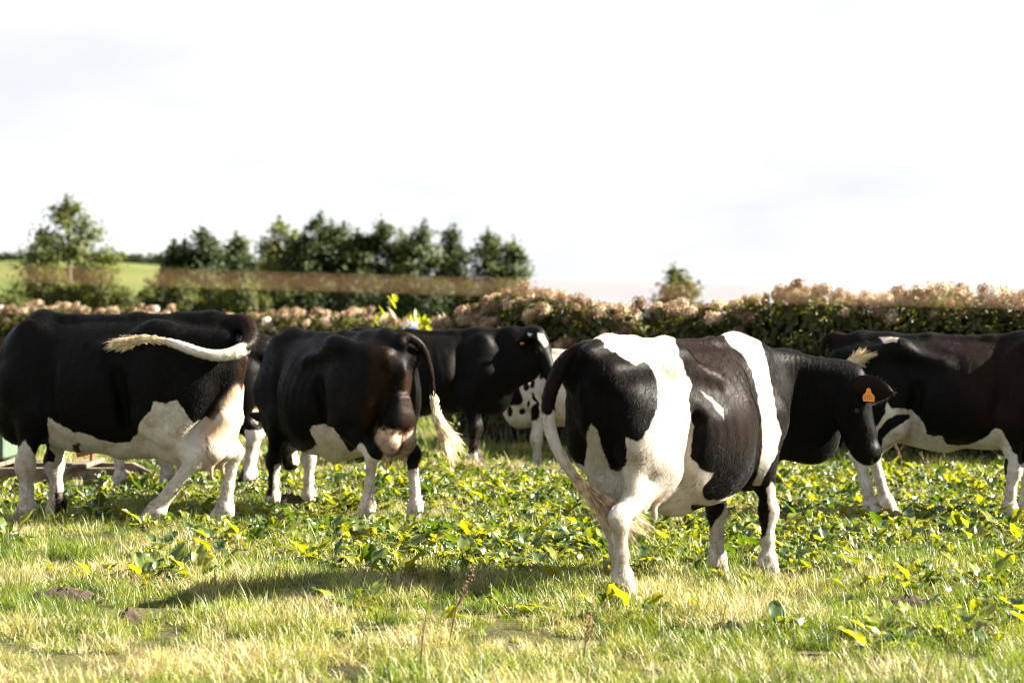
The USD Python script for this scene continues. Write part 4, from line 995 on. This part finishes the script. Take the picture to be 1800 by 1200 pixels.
def lily(label, x, y, z, n, L, seed):
    rng = np.random.default_rng(seed)
    t = thing('ginger_lily', label, 'plant', (x, y, 0), 0)
    for k in range(n):
        a = rng.uniform(0, 6.28); b0 = np.array((rng.normal(0, 0.12), rng.normal(0, 0.12), z + rng.uniform(-0.25, 0.15)))
        obj('leaf', blade_leaf(b0, (math.cos(a) * 0.7, math.sin(a) * 0.7, rng.uniform(0.5, 1.5)), L * rng.uniform(0.7, 1.1), 0.085, rng.uniform(0.1, 0.6), rng), m_lily, t)
    obj('stem', tube_mesh([(0, 0, 0), (0.03, 0, z * 0.6), (0, 0, z + 0.2)], [0.015, 0.013, 0.006]), m_stem, t)
lily('clump of bright upright lance leaves growing out of the far hedge', -1.70, 33.5, 1.56, 8, 0.30, 5)
lily('yellow-green bush of long leaves at the end of the far hedge, near the gap', -1.28, 33.0, 1.28, 18, 0.24, 6)

# ------------------------------------------------------------------ trees and shrubs beyond
def conifer(label, px, d, top_z, width, seed, tips=1, n=9000, sparse=0.0, low=0.0, group='conifers beyond the hedge', mat=None, name='conifer_tree'):
    rng = np.random.default_rng(seed)
    x, y = (px - 900) / 4250 * d, d
    g = float(ground_z(x, y)); H = top_z - g
    t = thing(name, label, 'tree', (x, y, g - 0.05), 0, 1.0, group)
    P, trunk, limbs = [], [], []
    for k in range(tips):
        bx = 0 if k == 0 else rng.uniform(-0.30, 0.30) * width
        hk = H if k == 0 else H * rng.uniform(0.78, 0.93)
        lean = rng.normal(0, 0.03) * hk
        tr = [(bx * 0.3 * (1 if k else 0), 0, 0), (bx * 0.8 + lean * 0.3, 0, hk * 0.5), (bx + lean, 0, hk * 0.99)]
        trunk.append(tube_mesh(tr, [0.035 * H ** 0.7, 0.022 * H ** 0.7, 0.01], 7))
        nb = int(34 / tips ** 0.5) + 8
        for b in range(nb):
            f = (b + rng.uniform(0, 1)) / nb
            z = hk * (0.06 + 0.90 * f)
            R = 0.62 * width * (0.12 + 0.98 * (1 - f) ** 0.8) * rng.uniform(0.6, 1.15) / (1 if k == 0 else 1.35)
            a = rng.uniform(0, 6.28)
            c0 = np.array([np.interp(z, [0, hk * 0.5, hk], [tr[0][0], tr[1][0], tr[2][0]]), 0, z])
            e = c0 + np.array((math.cos(a) * R, math.sin(a) * R, rng.uniform(-0.02, 0.26) * R + 0.05))
            limbs.append(tube_mesh([c0, (c0 + e) / 2 + (0, 0, 0.04), e], [0.018, 0.012, 0.004], 4))
            m = max(5, int(n / tips / nb))
            # foliage in tufts along the limb
            nt = max(2, int(R * 3.2))
            for q in range(nt):
                cc = c0 + (e - c0) * (0.35 + 0.70 * (q + rng.uniform(0, 1)) / nt) + rng.normal(0, 0.07, 3)
                if rng.random() < sparse: continue
                P.append(cc + rng.normal(0, 1, (m // nt + 1, 3)) * np.array((0.20, 0.20, 0.15)) * (0.75 + 0.3 * R))
        P.append(np.array([bx + lean, 0, hk]) + rng.normal(0, 1, (60, 3)) * (0.05, 0.05, 0.16))
    P = np.vstack(P)
    P[:, 2] = np.maximum(P[:, 2], low)
    c = np.stack([P[:, 0], P[:, 1], (P[:, 2] - H * 0.4) * 0.5], -1)
    N = c / np.maximum(np.linalg.norm(c, axis=1, keepdims=True), 1e-3) + (0, 0, 0.4)
    obj('trunk', join(trunk), m_bark, t); obj('limbs', join(limbs), m_bark, t)
    obj('crown', leaf_quads(P, N, rng.uniform(0.10, 0.23, len(P)), rng, 0.3, 0.55), mat or m_conifer, t)
    return t

def bush(label, px, d, top_z, width, seed, n=11000):
    rng = np.random.default_rng(seed)
    x, y = (px - 900) / 4250 * d, d
    g = float(ground_z(x, y)); H = top_z - g
    t = thing('bush', label, 'bush', (x, y, g - 0.05), 0, 1.0, 'shrubs beyond the hedge')
    P, N, limbs = [], [], []
    m = max(5, int(width / 0.28))
    for k in range(m):
        c = np.array((rng.uniform(-0.44, 0.44) * width, rng.normal(0, 0.35), H * rng.uniform(0.30, 0.72)))
        r = np.array((0.20 * width ** 0.5 + 0.2, 0.5, H * rng.uniform(0.26, 0.36)))
        D = rng.normal(0, 1, (n // m, 3)); D /= np.linalg.norm(D, axis=1, keepdims=True)
        P.append(c + D * r * rng.uniform(0.72, 1.05, (len(D), 1))); N.append(D + (0, 0, 0.3))
        limbs.append(tube_mesh([(c[0] * 0.7, 0, 0), (c[0] * 0.9, c[1] * 0.6, c[2] * 0.6), c], [0.03, 0.02, 0.008], 5))
    P = np.vstack(P); P[:, 2] = np.maximum(P[:, 2], 0.03)
    obj('stems', join(limbs), m_bark, t)
    obj('foliage', leaf_quads(P, np.vstack(N), rng.uniform(0.09, 0.20, len(P)), rng, 0.3, 0.6), m_shrub, t)
    return t
D1 = 82.0
zt = lambda py, d=D1: 1.5 - (py + 8 - 552) / 4250 * d
wd = lambda w, d=D1: w / 4250 * d
conifer('tall open conifer standing alone at far left, sky showing through it', 124, D1, zt(345), wd(205), 101, 1, 11000, 0.34)
conifer('broad conifer with several pointed tips, left of the row', 352, D1, zt(396), wd(163), 102, 4, 12350, 0.10)
conifer('small pointed conifer leaning on the broad many-tipped one', 408, D1 + 2, zt(408), wd(71), 103, 1, 4940, 0.1)
conifer('lowest conifer in the gap left of the row', 432, D1 + 4, zt(432), wd(79), 104, 2, 4940, 0.1)
conifer('loose twin-tipped conifer at the left end of the row', 492, D1 + 1, zt(381), wd(117), 105, 3, 9500, 0.18)
conifer('tallest conifer of the row with thin feathery tips', 556, D1, zt(373), wd(143), 106, 4, 13300, 0.08)
conifer('thin pale conifer squeezed between two dense ones', 602, D1 + 3, zt(386), wd(51), 107, 1, 2850, 0.2)
conifer('dense dark conifer right of the tallest one', 650, D1, zt(389), wd(122), 108, 2, 12350, 0.05)
conifer('slim conifer with a thin tip in the middle of the row', 700, D1 + 2, zt(404), wd(61), 109, 1, 4180, 0.15)
conifer('dense conifer with a bushy rounded top', 742, D1, zt(394), wd(117), 110, 2, 11780, 0.06)
conifer('conifer with a thin crooked tip, second from the right end of the row', 800, D1 + 1, zt(396), wd(104), 111, 2, 9500, 0.10)
conifer('rounded conifer at the right end of the row', 866, D1, zt(404), wd(117), 112, 2, 12350, 0.07)
bush('round green bush between the lone conifer and the row', 272, D1 - 4, zt(478, D1 - 4), wd(78), 114)
bush('low dark bush at the left edge below the hill', 16, D1 - 6, zt(502, D1 - 6), wd(90), 115)
bush('bush at the foot of the lone conifer', 150, D1 - 5, zt(462, D1 - 5), wd(185), 116)
bush('long dark thicket at the foot of the broad conifer', 385, D1 - 5, zt(466, D1 - 5), wd(160), 117)
bush('dark thicket under the tallest conifers', 540, D1 - 5, zt(466, D1 - 5), wd(170), 118)
bush('dark thicket under the right half of the row', 700, D1 - 5, zt(470, D1 - 5), wd(190), 119)
bush('dark thicket at the right end of the row', 840, D1 - 5, zt(474, D1 - 5), wd(140), 120)
conifer('small tree with a forked top peeping over the hedge at centre right', 1186, 62, zt(474, 62), wd(84, 62), 121, 3, 5700, 0.1, mat=m_shrub)
conifer('little tree tip just showing above the flower heads at right', 1680, 62, zt(507, 62), wd(30, 62), 122, 1, 800, 0.1)

# dark hedgerow along the crest of the far field
rng = np.random.default_rng(41)
hx = rng.uniform(-75, -28, 9000); hy = 268 + (hx + 60) * 0.25 + rng.normal(0, 0.5, len(hx))
hz = ground_z(hx, hy) + np.abs(rng.normal(0, 0.5, len(hx))) * (0.5 + 1.0 * meshkit.noise(np.stack([hx / 6, hx * 0, hx * 0], -1), 8))
tag(obj('far_hedgerow', leaf_quads(np.stack([hx, hy, hz], -1), rng.normal(0, 1, (len(hx), 3)) + (0, -1, 0.6), rng.uniform(0.3, 0.6, len(hx)), rng), m_shrub),
    'thin dark hedgerow along the crest of the far green field', 'hedgerow', kind='stuff')

# ------------------------------------------------------------------ water tank on its timber skid, left
tx, ty = -5.09, 21.9
tz = float(ground_z(tx, ty))
t = thing('water_tank', 'dark green cattle water tank on timber skids, at the left edge', 'water tank', (tx, ty, tz))
def rbox(sx, sy, sz, c, bev=0.015):
    import manifold3d as m3
    b = trimesh.creation.box((sx - 2 * bev, sy, sz - 2 * bev)); b2 = trimesh.creation.box((sx, sy - 2 * bev, sz - 2 * bev)); b3 = trimesh.creation.box((sx - 2 * bev, sy - 2 * bev, sz))
    h = trimesh.convex.convex_hull(np.vstack([b.vertices, b2.vertices, b3.vertices])); h.apply_translation(c)
    return h
obj('tank_body', trimesh.util.concatenate([rbox(1.30, 0.8, 0.34, (-0.07, 0, 0.365), 0.02), rbox(1.34, 0.84, 0.04, (-0.07, 0, 0.545), 0.012)]), m_tankgreen, t)
for q in (-0.38, 0.38):
    pr = [(-1.1, 0.02), (1.58, 0.02), (1.78, 0.03), (1.60, 0.12), (-1.1, 0.12)]
    from shapely.geometry import Polygon
    sk = trimesh.creation.extrude_polygon(Polygon(pr), 0.14, engine='earcut')
    sk.apply_transform(np.array([[1, 0, 0, 0], [0, 0, -1, q + 0.07], [0, 1, 0, 0], [0, 0, 0, 1.0]]))
    obj('skid', sk, m_timber, t)
for q in (-0.6, 0.45, 1.25):
    obj('cross_board', rbox(0.14, 0.95, 0.04, (q, 0, 0.142), 0.006), m_timber, t)
vl = trimesh.creation.cylinder(0.055, 0.17, sections=18); vl.apply_transform(trimesh.transformations.rotation_matrix(1.3, (0, 1, 0))); vl.apply_translation((1.24, -0.1, 0.27))
obj('valve', trimesh.util.concatenate([vl, trimesh.creation.cylinder(0.02, 0.14, sections=10, transform=trimesh.transformations.translation_matrix((1.30, -0.1, 0.22)))]), m_rust, t)

# ------------------------------------------------------------------ rope fence close to the camera
def rope(name, label, a, b, r, mat):
    n = 160; V = []
    pts = [np.array(a) + (np.array(b) - np.array(a)) * i / n + np.array((0, 0, -0.010 * math.sin(math.pi * i / n))) for i in range(n + 1)]
    tag(obj(name, tube_mesh(pts, [r * (1 + 0.08 * math.sin(i * 2.2)) for i in range(n + 1)], 8), mat, smooth=True), label, 'fence rope')
rope('fence_rope', 'tan fence rope stretched level across the whole view, blurred by nearness', (-1.7, 2.80, 1.584), (1.7, 2.80, 1.496), 0.0018, m_rope)
for x, l in ((-1.76, 'weathered round post holding the left end of the fence rope'), (1.76, 'weathered round post holding the right end of the fence rope')):
    z = float(ground_z(x, 2.8))
    p = thing('fence_post', l, 'fence post', (x, 2.8, z))
    obj('post', tube_mesh([(0, 0, -0.2), (0, 0, 0.8), (0.01, 0, 1.62), (0.01, 0, 1.66)], [0.06, 0.057, 0.055, 0.04], 14), m_post, p)
    obj('insulator', trimesh.creation.torus(0.02, 0.007, 14, 8, transform=trimesh.transformations.translation_matrix((-0.05 if x > 0 else 0.05, 0, 1.54 - z))), m_tankgreen, p)

# ------------------------------------------------------------------ grass
FEET = []
for key in COWS:
    pl = PLACE[key]; c, s_ = math.cos(math.radians(pl[1])), math.sin(math.radians(pl[1]))
    o = dict(DEFAULT); o.update(dict(A=P_A, B=P_B, C=P_C, D=P_D, E=P_E, F=P_F, G=P_G)[key]); o.setdefault('RH', mirror(o['LH'])); o.setdefault('RF', mirror(o['LF']))
    for nm in ('LF', 'RF', 'LH', 'RH'):
        f = np.array(o[nm][4]) * pl[2]
        FEET.append((pl[0][0] + c * f[0] - s_ * f[1], pl[0][1] + s_ * f[0] + c * f[1]))
FEET = np.array(FEET)
def clear_of_feet(x, y, r):
    return (np.hypot(x[:, None] - FEET[None, :, 0], y[:, None] - FEET[None, :, 1]) > r).all(1)

def tuft(seed, n, R, hmin, hmax, w, lean):
    rng = np.random.default_rng(seed); V, F = [], []
    for k in range(n):
        a, r = rng.uniform(0, 6.283), R * math.sqrt(rng.uniform())
        b = np.array((r * math.cos(a), r * math.sin(a), -0.01))
        az = rng.uniform(0, 6.283); L = rng.uniform(hmin, hmax); tilt = abs(rng.normal(0.25, lean)) % 1.45; cv = rng.uniform(0.3, 2.0)
        d = np.array((math.cos(az), math.sin(az), 0.0)); sd = np.array((-math.sin(az), math.cos(az), 0.0))
        tw = rng.uniform(-0.9, 0.9); o = len(V); p = b.copy(); th = tilt
        m = 4
        for i in range(m):
            ww = w * rng.uniform(0.8, 1.2) * (1 - (i / m) ** 1.6) * 0.5
            s2 = sd * math.cos(tw) + d * math.sin(tw)
            V += [p - s2 * ww, p + s2 * ww]
            p = p + (d * math.sin(th) + np.array((0, 0, 1.0)) * math.cos(th)) * L / m
            th += cv / m
        V.append(p)
        for i in range(m - 1):
            q = o + 2 * i
            F += [(q, q + 1, q + 3), (q, q + 3, q + 2)]
        F.append((o + 2 * m - 2, o + 2 * m - 1, o + 2 * m))
    return np.array(V), np.array(F)

def instancer(name, protos, mats, P, which, yaw, scale, label, cat):
    pi = UsdGeom.PointInstancer.Define(stage, path_for(name))
    rel = pi.CreatePrototypesRel()
    for i, (m, mt) in enumerate(zip(protos, mats)):
        pm = usdkit.mesh(stage, str(pi.GetPath()) + '/%s_%03d' % ('blades' if 'grass' in name else 'leaves', i + 1), m, mt)
        rel.AddTarget(pm.GetPath())
    pi.CreatePositionsAttr(Vt.Vec3fArray.FromNumpy(P.astype(np.float32)))
    pi.CreateProtoIndicesAttr(Vt.IntArray.FromNumpy(which.astype(np.int32)))
    q = np.stack([np.cos(yaw / 2), yaw * 0, yaw * 0, np.sin(yaw / 2)], -1)
    pi.CreateOrientationsAttr(Vt.QuathArray([Gf.Quath(float(a), float(b), float(c), float(d)) for a, b, c, d in q]))
    pi.CreateScalesAttr(Vt.Vec3fArray.FromNumpy(np.repeat(scale[:, None], 3, 1).astype(np.float32)))
    return tag(pi, label, cat, kind='stuff')

# how straw-dry, and how leafy with docks, the pasture is from place to place
def dryness(x, y):
    p = np.stack([x, y, x * 0], -1)
    n = meshkit.fbm(p * 0.9, 4, 31)
    return np.clip(0.21 + 0.34 * np.clip((13.0 - y) / 3.0, 0, 1) + 2.9 * (n - 0.5), 0.05, 0.96)
def dockiness(x, y):
    p = np.stack([x, y, x * 0], -1)
    n = meshkit.fbm(p * 0.75, 3, 77)
    zone = np.clip((y - (13.2 - 0.85 * np.clip(x - 0.9, 0, 4) + 1.0 * np.clip(-x - 0.2, 0, 2.5))) / 3.0 + 0.12, 0, 1) * np.clip((24.8 - y) / 1.5, 0, 1)
    zone *= np.clip(1.0 + 0.30 * (x + 1.0), 0.22, 1)
    zone = np.maximum(zone, 0.85 * np.clip((x - 0.135 * y) / 0.35, 0, 1) * np.clip((y - 10.6) / 0.6, 0, 1) * np.clip((24.8 - y) / 1.5, 0, 1))
    bare = np.exp(-((x + 0.25) / 0.75) ** 2 - ((y - 22.6) / 0.8) ** 2)
    return np.clip(zone * (0.50 + 2.6 * (n - 0.45)), 0.02, 0.85) * (1 - bare) * np.where((x < -3.1) & (y > 20.9) & (y < 22.4), 0.0, 1.0)

G = lambda px, py: ((px - 900) / 4250 * 6375 / (py - 552), 6375 / (py - 552))
PATS = [(*G(108, 1064), 0.17), (*G(505, 892), 0.16), (*G(1600, 1068), 0.19), (*G(1290, 1112), 0.10), (*G(225, 1090), 0.07), (*G(1545, 1180), 0.10)]
rng = np.random.default_rng(7)
protos = [tuft(300 + i, 46, 0.085, 0.05, 0.17, 0.0066, 1.0) for i in range(4)] + [tuft(310 + i, 50, 0.10, 0.05, 0.18, 0.0060, 1.25) for i in range(4)] \
       + [tuft(320 + i, 60, 0.11, 0.08, 0.22, 0.0065, 0.40) for i in range(2)] + [tuft(330 + i, 46, 0.09, 0.05, 0.17, 0.0062, 1.1) for i in range(3)]
mats = [m_grass] * 4 + [m_straw] * 4 + [m_grass] * 2 + [m_grassyellow] * 3
XS, YS = [], []
for y0, y1, dens in ((8.2, 11.5, 420), (11.5, 14.5, 320), (14.5, 19, 160), (19, 26, 70), (26, 44, 26)):
    w0 = 0.245 * y1 + 1.2
    n = int(dens * (y1 - y0) * 2 * w0)
    XS.append(rng.uniform(-w0, w0, n)); YS.append(rng.uniform(y0, y1, n))
x, y = np.concatenate(XS), np.concatenate(YS)
ok = clear_of_feet(x, y, 0.075)
x, y = x[ok], y[ok]
clumpy = meshkit.fbm(np.stack([x * 3.1, y * 3.1, x * 0], -1), 3, 91)
ok = rng.random(len(x)) < np.clip(0.45 + 3.0 * (clumpy - 0.39), 0.08, 1) * (1 - 0.25 * dockiness(x, y)) * (1 - 0.8 * np.exp(-((x + 0.25) / 0.9) ** 2 - ((y - 22.5) / 0.6) ** 2))
for px_, py_, r_ in PATS:
    ok &= np.hypot(x - px_, (y - py_) * 1.0) > r_ * 1.15
x, y, clumpy = x[ok], y[ok], clumpy[ok]
dry = dryness(x, y); u = rng.random(len(x))
lush = meshkit.noise(np.stack([x * 1.7, y * 1.7, x * 0], -1), 55) > 0.80
u2 = rng.random(len(x))
which = np.where(u < dry, np.where(u2 < 0.62, 4 + rng.integers(0, 4, len(x)), 10 + rng.integers(0, 3, len(x))), np.where(lush & (rng.random(len(x)) < 0.4), 8 + rng.integers(0, 2, len(x)), rng.integers(0, 4, len(x))))
sc = 0.72 * rng.uniform(0.6, 1.15, len(x)) * (0.30 + 1.5 * clumpy) * np.where((x < -3.0) & (y > 20.4) & (y < 22.3), 0.5, 1.0) * (1.0 + np.clip((y - 16) / 12, 0, 1) * 0.55)
instancer('pasture_grass', protos, mats, np.stack([x, y, ground_z(x, y)], -1), which, rng.uniform(0, 6.283, len(x)), sc,
          'short pasture grass, pale straw mixed with green, covering the field', 'grass')
print('grass tufts', len(x))

# ------------------------------------------------------------------ broad-leaved docks
def dock_leaves(seed, n, big):
    rng = np.random.default_rng(seed); out = []
    for k in range(n):
        a = k * 2.4 + rng.uniform(-0.4, 0.4); L = rng.uniform(0.09, 0.23) * big; W = L * rng.uniform(0.30, 0.52)
        el = rng.uniform(0.08, 1.0); st = rng.uniform(0.04, 0.11) * big
        d = np.array((math.cos(a) * math.cos(el), math.sin(a) * math.cos(el), math.sin(el)))
        b = np.array((math.cos(a) * 0.02, math.sin(a) * 0.02, 0.0)) + d * st
        out.append((blade_leaf(b, d, L, W, rng.uniform(0.25, 1.4), rng, wavy=0.14, fold=rng.uniform(0.15, 0.45)),
                    tube_mesh([np.array((math.cos(a) * 0.012, math.sin(a) * 0.012, -0.02)), b], [0.0045, 0.003], 4)))
    return out
DOCK_LABEL = 'broad-leaved dock plant with glossy yellow-green leaves in the grass'
DOCK_GROUP = 'dock plants scattered through the pasture'
dn = 15000
dx, dy = rng.uniform(-6.4, 7.4, dn), rng.uniform(10.5, 25.0, dn)
keep = (np.abs(dx) < 0.225 * dy + 0.6) & (rng.random(dn) < dockiness(dx, dy)) & clear_of_feet(dx, dy, 0.16)
dx, dy = dx[keep], dy[keep]
# a few single plants out in the shorter grass of the foreground
fx = np.array([-0.86, -0.72, 0.45, 0.62, 1.25, -1.95, -2.3, -1.75, 1.95, 2.3, 2.05, 2.45, 1.7, -0.9, 2.55, 2.2, -1.25])
fy = np.array([12.15, 12.25, 11.9, 11.65, 11.2, 13.6, 13.5, 13.4, 11.6, 11.9, 10.9, 11.2, 12.2, 14.6, 12.6, 12.8, 14.9])
dx, dy = np.r_[fx, dx], np.r_[fy, dy]
dsc = np.r_[rng.uniform(0.75, 1.1, len(fx)), rng.uniform(0.45, 1.0, len(dx) - len(fx))] * np.where((dx > 1.6) & (dy < 16), 0.92, 1.0)
order = np.argsort(-(dsc / dy)); dx, dy, dsc = dx[order], dy[order], dsc[order]
inview = np.abs(dx) < 0.212 * dy + 0.05
first = np.where(inview)[0][:300]
rest = np.setdiff1d(np.arange(len(dx)), first)
KINDS = [dock_leaves(500 + i, 7 + i % 4, 1.0) for i in range(7)]
sources = {}
for i in first:
    k = int(rng.integers(len(KINDS)))
    loc = (float(dx[i]), float(dy[i]), float(ground_z(dx[i], dy[i]))); rz = float(rng.uniform(0, 360))
    X = UsdGeom.Xform.Define(stage, path_for('dock_plant'))
    if k in sources:
        X.GetPrim().GetReferences().AddInternalReference(sources[k]); X.GetPrim().SetInstanceable(True)
        X.ClearXformOpOrder()
        for op in X.GetOrderedXformOps(): pass
    X.AddTranslateOp().Set(Gf.Vec3d(*loc)); X.AddRotateZOp().Set(rz); X.AddScaleOp().Set(Gf.Vec3f(*([float(dsc[i])] * 3)))
    tag(X, DOCK_LABEL, 'dock plant', DOCK_GROUP)
    if k not in sources:
        sources[k] = X.GetPath()
        for lf, stk in KINDS[k]:
            q = obj('leaf', lf, m_dock, X, smooth=True); obj('leaf_stalk', stk, m_dockstem, q)
if len(rest):
    merged = [join([z for lf in K for z in lf]) for K in KINDS]
    instancer('dock_ground_cover', merged, [m_dock] * len(merged), np.stack([dx[rest], dy[rest], ground_z(dx[rest], dy[rest])], -1), rng.integers(0, len(KINDS), len(rest)),
              rng.uniform(0, 6.283, len(rest)), dsc[rest], 'low mass of broad dock leaves among the grass', 'ground cover')
print('docks', len(first), len(rest))

# ------------------------------------------------------------------ dung, bare earth and dry stalks
def pat(label, x, y, r, h, seed, cat='dung', name='dung_pat'):
    rng = np.random.default_rng(seed); n, m = 28, 7; V = [(0, 0, h)]
    for j in range(1, m + 1):
        for i in range(n):
            a = 2 * math.pi * i / n; t = j / m
            rr = r * t * (1 + 0.22 * math.sin(2 * a + seed) + 0.12 * math.sin(5 * a + 2 * seed))
            V.append((rr * math.cos(a) * 1.25, rr * math.sin(a), h * (1 - t ** 2.2) + 0.010 * math.sin(t * 14) * (1 - t) + rng.normal(0, h * 0.09) - 0.012 * (t == 1)))
    F = [(0, 1 + i, 1 + (i + 1) % n) for i in range(n)]
    for j in range(m - 1):
        for i in range(n):
            a, b = 1 + j * n + i, 1 + j * n + (i + 1) % n
            F += [(a, a + n, b + n), (a, b + n, b)]
    o = obj(name, (np.array(V) + (x, y, float(ground_z(x, y))), np.array(F)), m_dung, smooth=True)
    tag(o, label, cat)
G = lambda px, py: ((px - 900) / 4250 * 6375 / (py - 552), 6375 / (py - 552))
pat('dried brown dung pat in the pale grass at lower left', *G(108, 1064), 0.16, 0.075, 1)
pat('crumbly brown dung heap by the front hoof of the rear-facing black cow', *G(505, 892), 0.15, 0.10, 2)
pat('dark dung pat among the docks at lower right', *G(1600, 1068), 0.16, 0.05, 3)
pat('small dark dung pat in the grass under the shadow of the nearest cow', *G(1290, 1112), 0.10, 0.04, 4)
pat('flat brown dung scrap in the foreground grass, left of centre', *G(225, 1090), 0.06, 0.05, 5)
pat('small brown dung pat at the bottom right corner', *G(1545, 1180), 0.09, 0.05, 6)

def stalk(label, px, py, h, lean, seed, seeds=True, mat=None, side=3):
    rng = np.random.default_rng(seed); x, y = G(px, py); z = float(ground_z(x, y))
    t = thing('dock_stalk', label, 'dry stalk', (x, y, z), 0)
    top = np.array((lean[0], lean[1], h)); mid = top * 0.5 + np.array((-lean[0] * 0.12, 0, 0.02))
    obj('stem', tube_mesh([(0, 0, -0.02), mid, top], [0.005, 0.004, 0.002], 5), m_dockstem, t)
    if seeds:
        P = np.vstack([mid + (top - mid) * f + rng.normal(0, 0.010, 3) for f in rng.uniform(0.15, 1.05, 60)])
        obj('seed_head', leaf_quads(P, rng.normal(0, 1, P.shape), rng.uniform(0.008, 0.016, len(P)), rng), m_dockstem, t)
    for k in range(side):
        f = rng.uniform(0.3, 0.8); b = mid * 2 * f if f < 0.5 else mid + (top - mid) * (f - 0.5) * 2
        a = rng.uniform(0, 6.28)
        obj('side_shoot', tube_mesh([b, b + np.array((math.cos(a) * 0.05, math.sin(a) * 0.05, 0.07))], [0.003, 0.0015], 4), m_dockstem, t)
stalk('rusty dock stalk leaning right in the foreground grass at centre', 784, 1152, 0.36, (0.12, 0.05), 1)
stalk('thin straw stalk standing upright in the blurred foreground', 737, 1198, 0.32, (0.04, 0.0), 2, False, side=1)
stalk('short rusty stalk under the shadow of the nearest cow', 1026, 1160, 0.20, (0.03, 0.0), 3)
stalk('tall dark stalk under the belly of the big black cow, leftmost', 172, 902, 0.30, (0.03, 0), 4, True)
stalk('dark stalk under the belly of the big black cow, between the two others', 196, 905, 0.25, (0.02, 0), 5, False)
stalk('dark beaded stalk just in front of the stepping hind leg of the big black cow', 256, 895, 0.38, (0.09, 0), 6, True)
stalk('forked dry stalk behind the hind legs of the cow at right edge', 1592, 850, 0.46, (-0.12, 0.0), 7, True, side=5)
stalk('bent dry grass stalk in the docks right of the nearest cow', 1440, 850, 0.30, (-0.10, 0.0), 8, False, side=1)
stalk('bleached bent stalk below the belly of the cow at right edge', 1640, 855, 0.30, (-0.12, 0.0), 9, False, side=2)

# trampled dry litter where the herd stands by the hedge
lx = rng.normal(-0.25, 0.85, 1700); ly = rng.normal(22.4, 0.5, 1700)
instancer('dry_grass_litter', [tuft(400 + i, 40, 0.10, 0.05, 0.13, 0.007, 1.0) for i in range(3)], [m_litter] * 3, np.stack([lx, ly, ground_z(lx, ly) - 0.01], -1), rng.integers(0, 3, 1700),
          rng.uniform(0, 6.283, 1700), rng.uniform(0.7, 1.3, 1700), 'trampled patch of dry brown litter at the feet of the solid black cow', 'dry grass')
